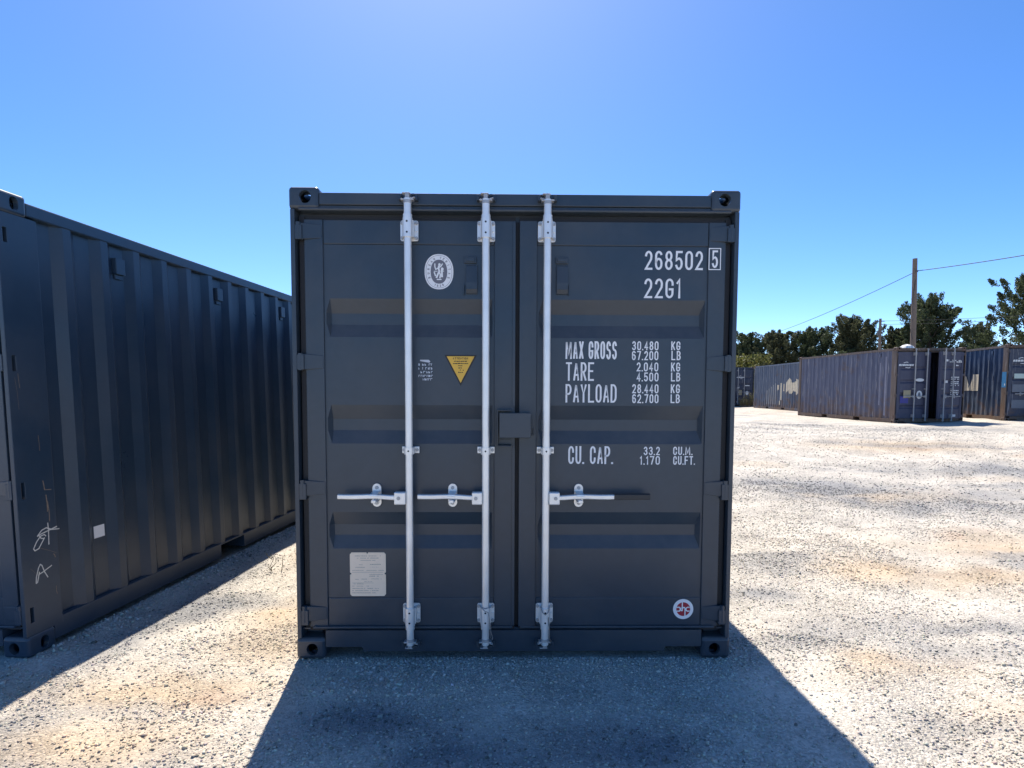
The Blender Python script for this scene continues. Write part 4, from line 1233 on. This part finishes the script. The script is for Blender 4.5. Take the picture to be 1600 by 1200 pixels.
dpanel(s4, "grey_patch", M_GREYPATCH, rect(-1.02, -.64, .44, .72)); dpanel(s4, "grey_patch", M_GREYPATCH, rect(-1.02, -.62, .98, 1.24))
dpanel(s4, "oval_sticker", M_LBL, oval(-.36, 1.16, .10, .14))
dpanel(s4, "grey_patch", M_GREYPATCH, rect(-.46, -.16, 1.98, 2.22))

# crumpled white sheet left on the roof of the open one
rs = random.Random(8); mb = MB(); vs = []
for i in range(9):
    for j in range(7):
        u, v = i/8-.5, j/6-.5; d = max(0, 1-(2*u)**2)*max(0, 1-(2*v)**2)
        vs.append((u*.46+rs.uniform(-.02,.02), v*.40+rs.uniform(-.02,.02), .005+.15*d**.5+rs.uniform(-.025,.03)*d))
mb.add(vs, [(i*7+j, (i+1)*7+j, (i+1)*7+j+1, i*7+j+1) for i in range(8) for j in range(6)])
ocz = oc.location.z
sh = mb.build("plastic_sheet", simple("white_plastic", (.72,.70,.64), rough=.55), loc=(13.86, 16.95, ocz+2.576))
tag(sh, "crumpled white sheet lying on the roof of the open container", "plastic sheet")

# ================================================================== poles and wires
M_WOOD = simple("weathered_pole_wood", (.16,.125,.10), rough=.85, var=.3, scale=8, bump=.4)
M_CABLE = simple("cable", (.02,.02,.022), rough=.6)
M_STEEL = simple("pole_steel", (.10,.10,.105), rough=.6)
def catenary(a, b, sag, n=24):
    a = Vector(a); b = Vector(b)
    return [a.lerp(b, i/n) - Vector((0,0,sag*4*(i/n)*(1-i/n))) for i in range(n+1)]
p1 = (25.26, 32.9); zb = H(*p1)
pole = empty("utility_pole", (p1[0], p1[1], zb)); tag(pole, "tall bare wooden utility pole rising behind the open container", "utility pole")
mb = MB(); mb.tube([(.06,0,-.3), (.05,0,3), (-.02,0,6.5), (-.09,0,9.22)], [.175,.16,.145,.13], 12); mb.build("pole_shaft", M_WOOD, pole)
mb = MB(); mb.tube([(-.07,-.13,8.35), (-.07,-.22,8.40)], .03, 8); mb.cyl((-.07,-.24,8.40), 'z', .045, .10, 10); mb.build("insulator", M_STEEL, pole)
mb = MB(); mb.tube(catenary((-.10,-.14,7.9), (-.42,-.1,5.9), .5, 12) , .014, 6); mb.tube([(-.42,-.1,5.9), (-.30,-.12,5.0), (-.12,-.15,4.2)], .014, 6); mb.build("drop_wire", M_CABLE, pole)
D0 = -3.09
a = (p1[0]-.07, p1[1]-.24, zb+8.42)
mb = MB(); mb.tube(catenary(a, (33.0, 80+D0, 8.35), .45), .022, 6); mb.tube(catenary(a, (27.1, 20+D0, 7.95), .18), .022, 6)
w = mb.build("overhead_cable", M_CABLE); tag(w, "thin black cable strung across the sky from the tall pole top", "cable")
p2 = ((1375.5-800)/884*47.55, 48+D0); zb2 = H(*p2)
pole2 = empty("utility_pole", (p2[0], p2[1], zb2)); tag(pole2, "slim distant utility pole with small crossarm and transformer box", "utility pole")
mb = MB(); mb.tube([(.05,0,-.3), (.0,0,4), (-.05,0,7.0)], [.13,.115,.095], 10); mb.build("pole_shaft", M_WOOD, pole2)
mb = MB(); mb.box(-.46, -.12, -.05, .05, 6.74, 6.80); mb.box(.05, .30, -.05, .05, 6.76, 6.82); mb.tube([(.06,-.06,6.5),(.30,-.06,6.56)], .03, 6); mb.build("crossarm", M_STEEL, pole2)
mb = MB(); mb.cyl((-.17,-.05,5.78), 'z', .12, .36, 10); mb.box(-.10,.02,-.04,.04,5.9,5.96); mb.build("transformer", M_STEEL, pole2)
mb = MB(); mb.tube([(.30,-.06,6.56),(.24,-.06,6.2),(.14,-.06,5.6),(.10,-.08,4.9)], .012, 6); mb.build("drop_wire", M_CABLE, pole2)
mb = MB()
for dz, sg in ((6.80, .25), (6.52, .25)):
    mb.tube(catenary((p2[0]+.25, p2[1]-.05, zb2+dz), ((1800-800)/884*40, 40+D0, 1.507+(609.6-476+(-6 if dz < 6.7 else 0))/884*40), sg), .013, 5)
w = mb.build("service_wires", M_CABLE); tag(w, "pair of fine wires running from the slim distant pole past the trees", "wire")

# ================================================================== trees
def leaf_mat(name, c0, c1):
    m, t, b = new_mat(name); N, L = t.nodes, t.links
    ge = N.new("ShaderNodeNewGeometry")
    mx = N.new("ShaderNodeMix"); mx.data_type = 'RGBA'; mx.inputs[6].default_value = c0+(1,); mx.inputs[7].default_value = c1+(1,)
    L.new(ge.outputs["Random Per Island"], mx.inputs[0]); L.new(mx.outputs[2], b.inputs["Base Color"])
    b.inputs["Roughness"].default_value = .6; b.inputs["Specular IOR Level"].default_value = .3
    tr = N.new("ShaderNodeBsdfTranslucent"); L.new(mx.outputs[2], tr.inputs["Color"])
    ms = N.new("ShaderNodeMixShader"); ms.inputs[0].default_value = .35
    out = N["Material Output"]
    L.new(b.outputs[0], ms.inputs[1]); L.new(tr.outputs[0], ms.inputs[2]); L.new(ms.outputs[0], out.inputs["Surface"])
    return m
M_LEAF = leaf_mat("dark_evergreen_leaf", (.044,.062,.030), (.115,.138,.066))
M_LEAF2 = leaf_mat("brownish_evergreen_leaf", (.052,.062,.030), (.130,.134,.068))
M_LEAF3 = leaf_mat("yellow_green_leaf", (.090,.105,.028), (.20,.19,.055))
M_BARK = simple("bark", (.085,.062,.048), rough=.9, var=.3, scale=10)
def leaf_cloud(ctrs, radii, per, size, seed, up=.5, axes=None):
    """leaves in tapering sprays: each clump is drawn out along its own axis"""
    r = np.random.default_rng(seed); P = []; UP = []
    for k, (c, rad) in enumerate(zip(ctrs, radii)):
        d = r.normal(size=(per, 3)); d /= np.linalg.norm(d, axis=1)[:, None]
        q = d*np.array(rad)*(r.random((per, 1))**.45)
        a = np.array(axes[k]) if axes else np.array([0, 0, up])
        if axes:
            t = r.uniform(-.9, 1.3, (per, 1)); q = q*(1-.42*np.clip(t, -.5, 1.3)) + a*t*np.mean(rad)*1.25
        P.append(np.array(c) + q); UP.append(np.repeat(a[None], per, 0))
    P = np.concatenate(P); n = len(P)
    ax = r.normal(size=(n, 3))*.8 + np.concatenate(UP); ax /= np.linalg.norm(ax, axis=1)[:, None]
    bx = np.cross(ax, r.normal(size=(n, 3))); bx /= np.linalg.norm(bx, axis=1)[:, None]
    s = size*r.uniform(.6, 1.4, (n, 1))
    V = np.stack([P - bx*s*.32, P + ax*s*.55 - bx*s*.05, P + bx*s*.32 + ax*s*.1, P - ax*s*.5], 1).reshape(-1, 3)
    return V, np.arange(4*n)
def tree(label, u, vtop, D, rad, seed, mat, leafy=1.0, low=.12, name="evergreen_tree", spiky=1.0):
    y = D+D0; x = (u-800)/884*(D*.9977-.0678*.55*(609.6-vtop)/884*D); zb = H(x, y); top = 1.507+(609.6-vtop)/884*D - zb
    t = empty(name, (x, y, zb)); tag(t, label, "tree", "trees beyond the containers")
    r = random.Random(seed); mb = MB()
    mb.tube([(0,0,-.2), (r.uniform(-.1,.1),0,top*.3), (r.uniform(-.25,.25),r.uniform(-.2,.2),top*.62), (r.uniform(-.2,.2),0,top*.92)], [.26,.21,.13,.04], 8)
    ctr, rd, axs = [], [], []
    n = int(44*leafy)
    for k in range(n):
        f = low + (1-low)*(k+r.random())/n
        env = rad*(1.0-max(0, (f-.45)/.55)**1.7)*(.75+.25*min(1, f/.3))
        a = k*2.4 + r.uniform(-.5,.5); q = env*r.uniform(.30, .95)
        h0 = top*max(.08, f-.22); p1_ = (math.cos(a)*q, math.sin(a)*q, top*f*.97)
        mb.tube([(0,0,h0), (math.cos(a)*q*.5, math.sin(a)*q*.5, h0+(p1_[2]-h0)*.4), p1_], [.06,.045,.02], 5, False)
        for m in range(5):
            o = .42*rad*.5
            c = (p1_[0]+r.gauss(0,o), p1_[1]+r.gauss(0,o), min(top*.985, p1_[2]+r.gauss(.05,o*.8)))
            ctr.append(c); e = r.uniform(.26,.52)*(.7+.3*rad/3); rd.append((e*.8, e*.8, e*.8)); v = Vector((c[0]*.8, c[1]*.8, rad*.55+r.uniform(-.3,.5))).normalized(); axs.append((v.x, v.y, v.z))
    for m in range(9):     # upright leading tufts break the outline
        a = r.uniform(0, 6.28); q = rad*r.uniform(0,.55); z = top*(1-.10*(q/rad)*3.0*r.uniform(.5,1))
        ctr.append((math.cos(a)*q, math.sin(a)*q, z-.35)); rd.append((.26,.26,.30)); axs.append((math.cos(a)*.3, math.sin(a)*.3, 1.0))
    mb.build("trunk", M_BARK, t)
    V, F = leaf_cloud(ctr, rd, 210, .155, seed, axes=axs)
    me = fast_mesh("crown", V, F, 4); me.materials.append(mat)
    c = bpy.data.objects.new("crown", me); COL.objects.link(c); c.parent = t
    return t
tree("low dark tree over the cream-patched container's far end, nearest our container", 1166, 526, 60, 2.3, 1, M_LEAF)
tree("bushy dark tree just right of the lowest cable end", 1214, 524, 58, 2.7, 2, M_LEAF2)
tree("double-topped dark tree above the join of the two ribbed blue sides", 1267, 519, 57, 2.8, 3, M_LEAF)
tree("broad round dark tree immediately left of the slim distant pole", 1334, 502, 56, 3.1, 4, M_LEAF2, 1.2)
tree("small tree between the slim pole and the tall bare pole", 1402, 516, 57, 1.7, 5, M_LEAF2, .7)
tree("large pointed tree directly behind the tall bare pole", 1449, 470, 54, 3.5, 6, M_LEAF, 1.35)
tree("short gappy tree in the dip between the two tallest trees", 1526, 512, 58, 2.1, 7, M_LEAF2, .6)
tree("tallest spreading tree at the right edge above the navy container", 1606, 438, 47, 3.6, 8, M_LEAF, 1.15)
# the wood goes on behind the two near containers
r = random.Random(77); ctr, rd, axs = [], [], []
for k in range(330):
    x = r.uniform(-85, 21); y = 66 + r.uniform(-4, 6); hh = 6.0 + .8*math.sin(x*.31) + .6*math.sin(x*.83+1)
    ctr.append((x, y, r.uniform(.6, hh))); rd.append((1.5, 1.1, .9)); v = Vector((r.uniform(-.5,.5), r.uniform(-.4,.4), 1)).normalized(); axs.append(tuple(v))
V, F = leaf_cloud(ctr, rd, 220, .40, 78, axes=axs); me = fast_mesh("distant_wood", V, F, 4); me.materials.append(M_LEAF)
c = bpy.data.objects.new("distant_wood", me); COL.objects.link(c)
tag(c, "low dark wood far behind the two near containers", "wood", kind='stuff')
# yellow-green bush behind the end-on container
bx, by = (1163-800)/884*46, 46+D0; bz = H(bx, by)
t = empty("bush", (bx, by, bz)); tag(t, "yellow-green bush showing over the roof of the end-on container", "bush")
r = random.Random(3); ctr = [(r.gauss(0,.8), r.gauss(0,.7), r.uniform(.6,3.6)) for k in range(70)]; rd = [(.4,.4,.5)]*70
V, F = leaf_cloud(ctr, rd, 70, .18, 30); me = fast_mesh("foliage", V, F, 4); me.materials.append(M_LEAF3)
c = bpy.data.objects.new("foliage", me); COL.objects.link(c); c.parent = t
mb = MB()
for k in range(6): mb.tube([(r.uniform(-.2,.2), r.uniform(-.2,.2), -.1), (r.uniform(-.6,.6), r.uniform(-.5,.5), 2.4)], [.05,.015], 5, False)
mb.build("stem", M_BARK, t)

# ================================================================== weeds
M_WEED = leaf_mat("weed_leaf", (.10,.11,.035), (.22,.20,.075))
M_DRY = simple("dry_stem", (.16,.12,.07), rough=.9)
def weed_clump(x, y, w, h, n, seed, label, cat="weeds"):
    t = empty("weed_clump", (x, y, H(x, y)-.02)); tag(t, label, cat)
    r = random.Random(seed); mb = MB(); lf = MB()
    for k in range(n):
        bx_, by_ = r.uniform(-w/2, w/2)*.8, r.uniform(-.25, .25); l = h*r.uniform(.4, 1)*(1-.5*abs(bx_)/(w/2)); dx, dy = r.uniform(-.35,.35)*l, r.uniform(-.3,.3)*l
        mb.tube([(bx_,by_,0), (bx_+dx*.4,by_+dy*.4,l*.55), (bx_+dx,by_+dy,l)], [.008,.006,.003], 4, False)
        for m in range(6):
            f = r.uniform(.2,1); px, py, pz = bx_+dx*f, by_+dy*f, l*f; a = r.uniform(0,6.28); s = r.uniform(.06,.13)
            lf.add([(px,py,pz), (px+math.cos(a)*s*.6-math.sin(a)*s*.2, py+math.sin(a)*s*.6+math.cos(a)*s*.2, pz+s*.3), (px+math.cos(a)*s*1.2, py+math.sin(a)*s*1.2, pz+s*.25), (px+math.cos(a)*s*.6+math.sin(a)*s*.2, py+math.sin(a)*s*.6-math.cos(a)*s*.2, pz+s*.3)], [(0,1,2,3)])
    mb.build("stem", M_DRY, t); lf.build("leaf", M_WEED, t)
weed_clump(15.45, 33.6, 1.7, 1.05, 140, 3, "rough green weeds growing against the foot of the end-on container")
tw = empty("dry_weed", (-2.03, 1.58, H(-2.03, 1.58))); tag(tw, "small dry twig standing in the gravel strip between the two near containers", "dry weed")
mb = MB()
for p in ([(0,0,-.01),(-.012,.0,.05),(.012,.01,.105),(-.02,.015,.15)], [(-.005,0,.03),(.035,.0,.07),(.03,.0,.12)], [(.07,.02,-.01),(.082,.02,.06),(.08,.02,.125)], [(0,0,0),(-.03,.0,.035),(-.045,.0,.04)], [(.005,0,.10),(-.035,0,.13),(-.05,0,.16)]):
    mb.tube(p, [.0035]+[.0026]*(len(p)-2)+[.0012], 5)
mb.build("twig", M_DRY, tw)
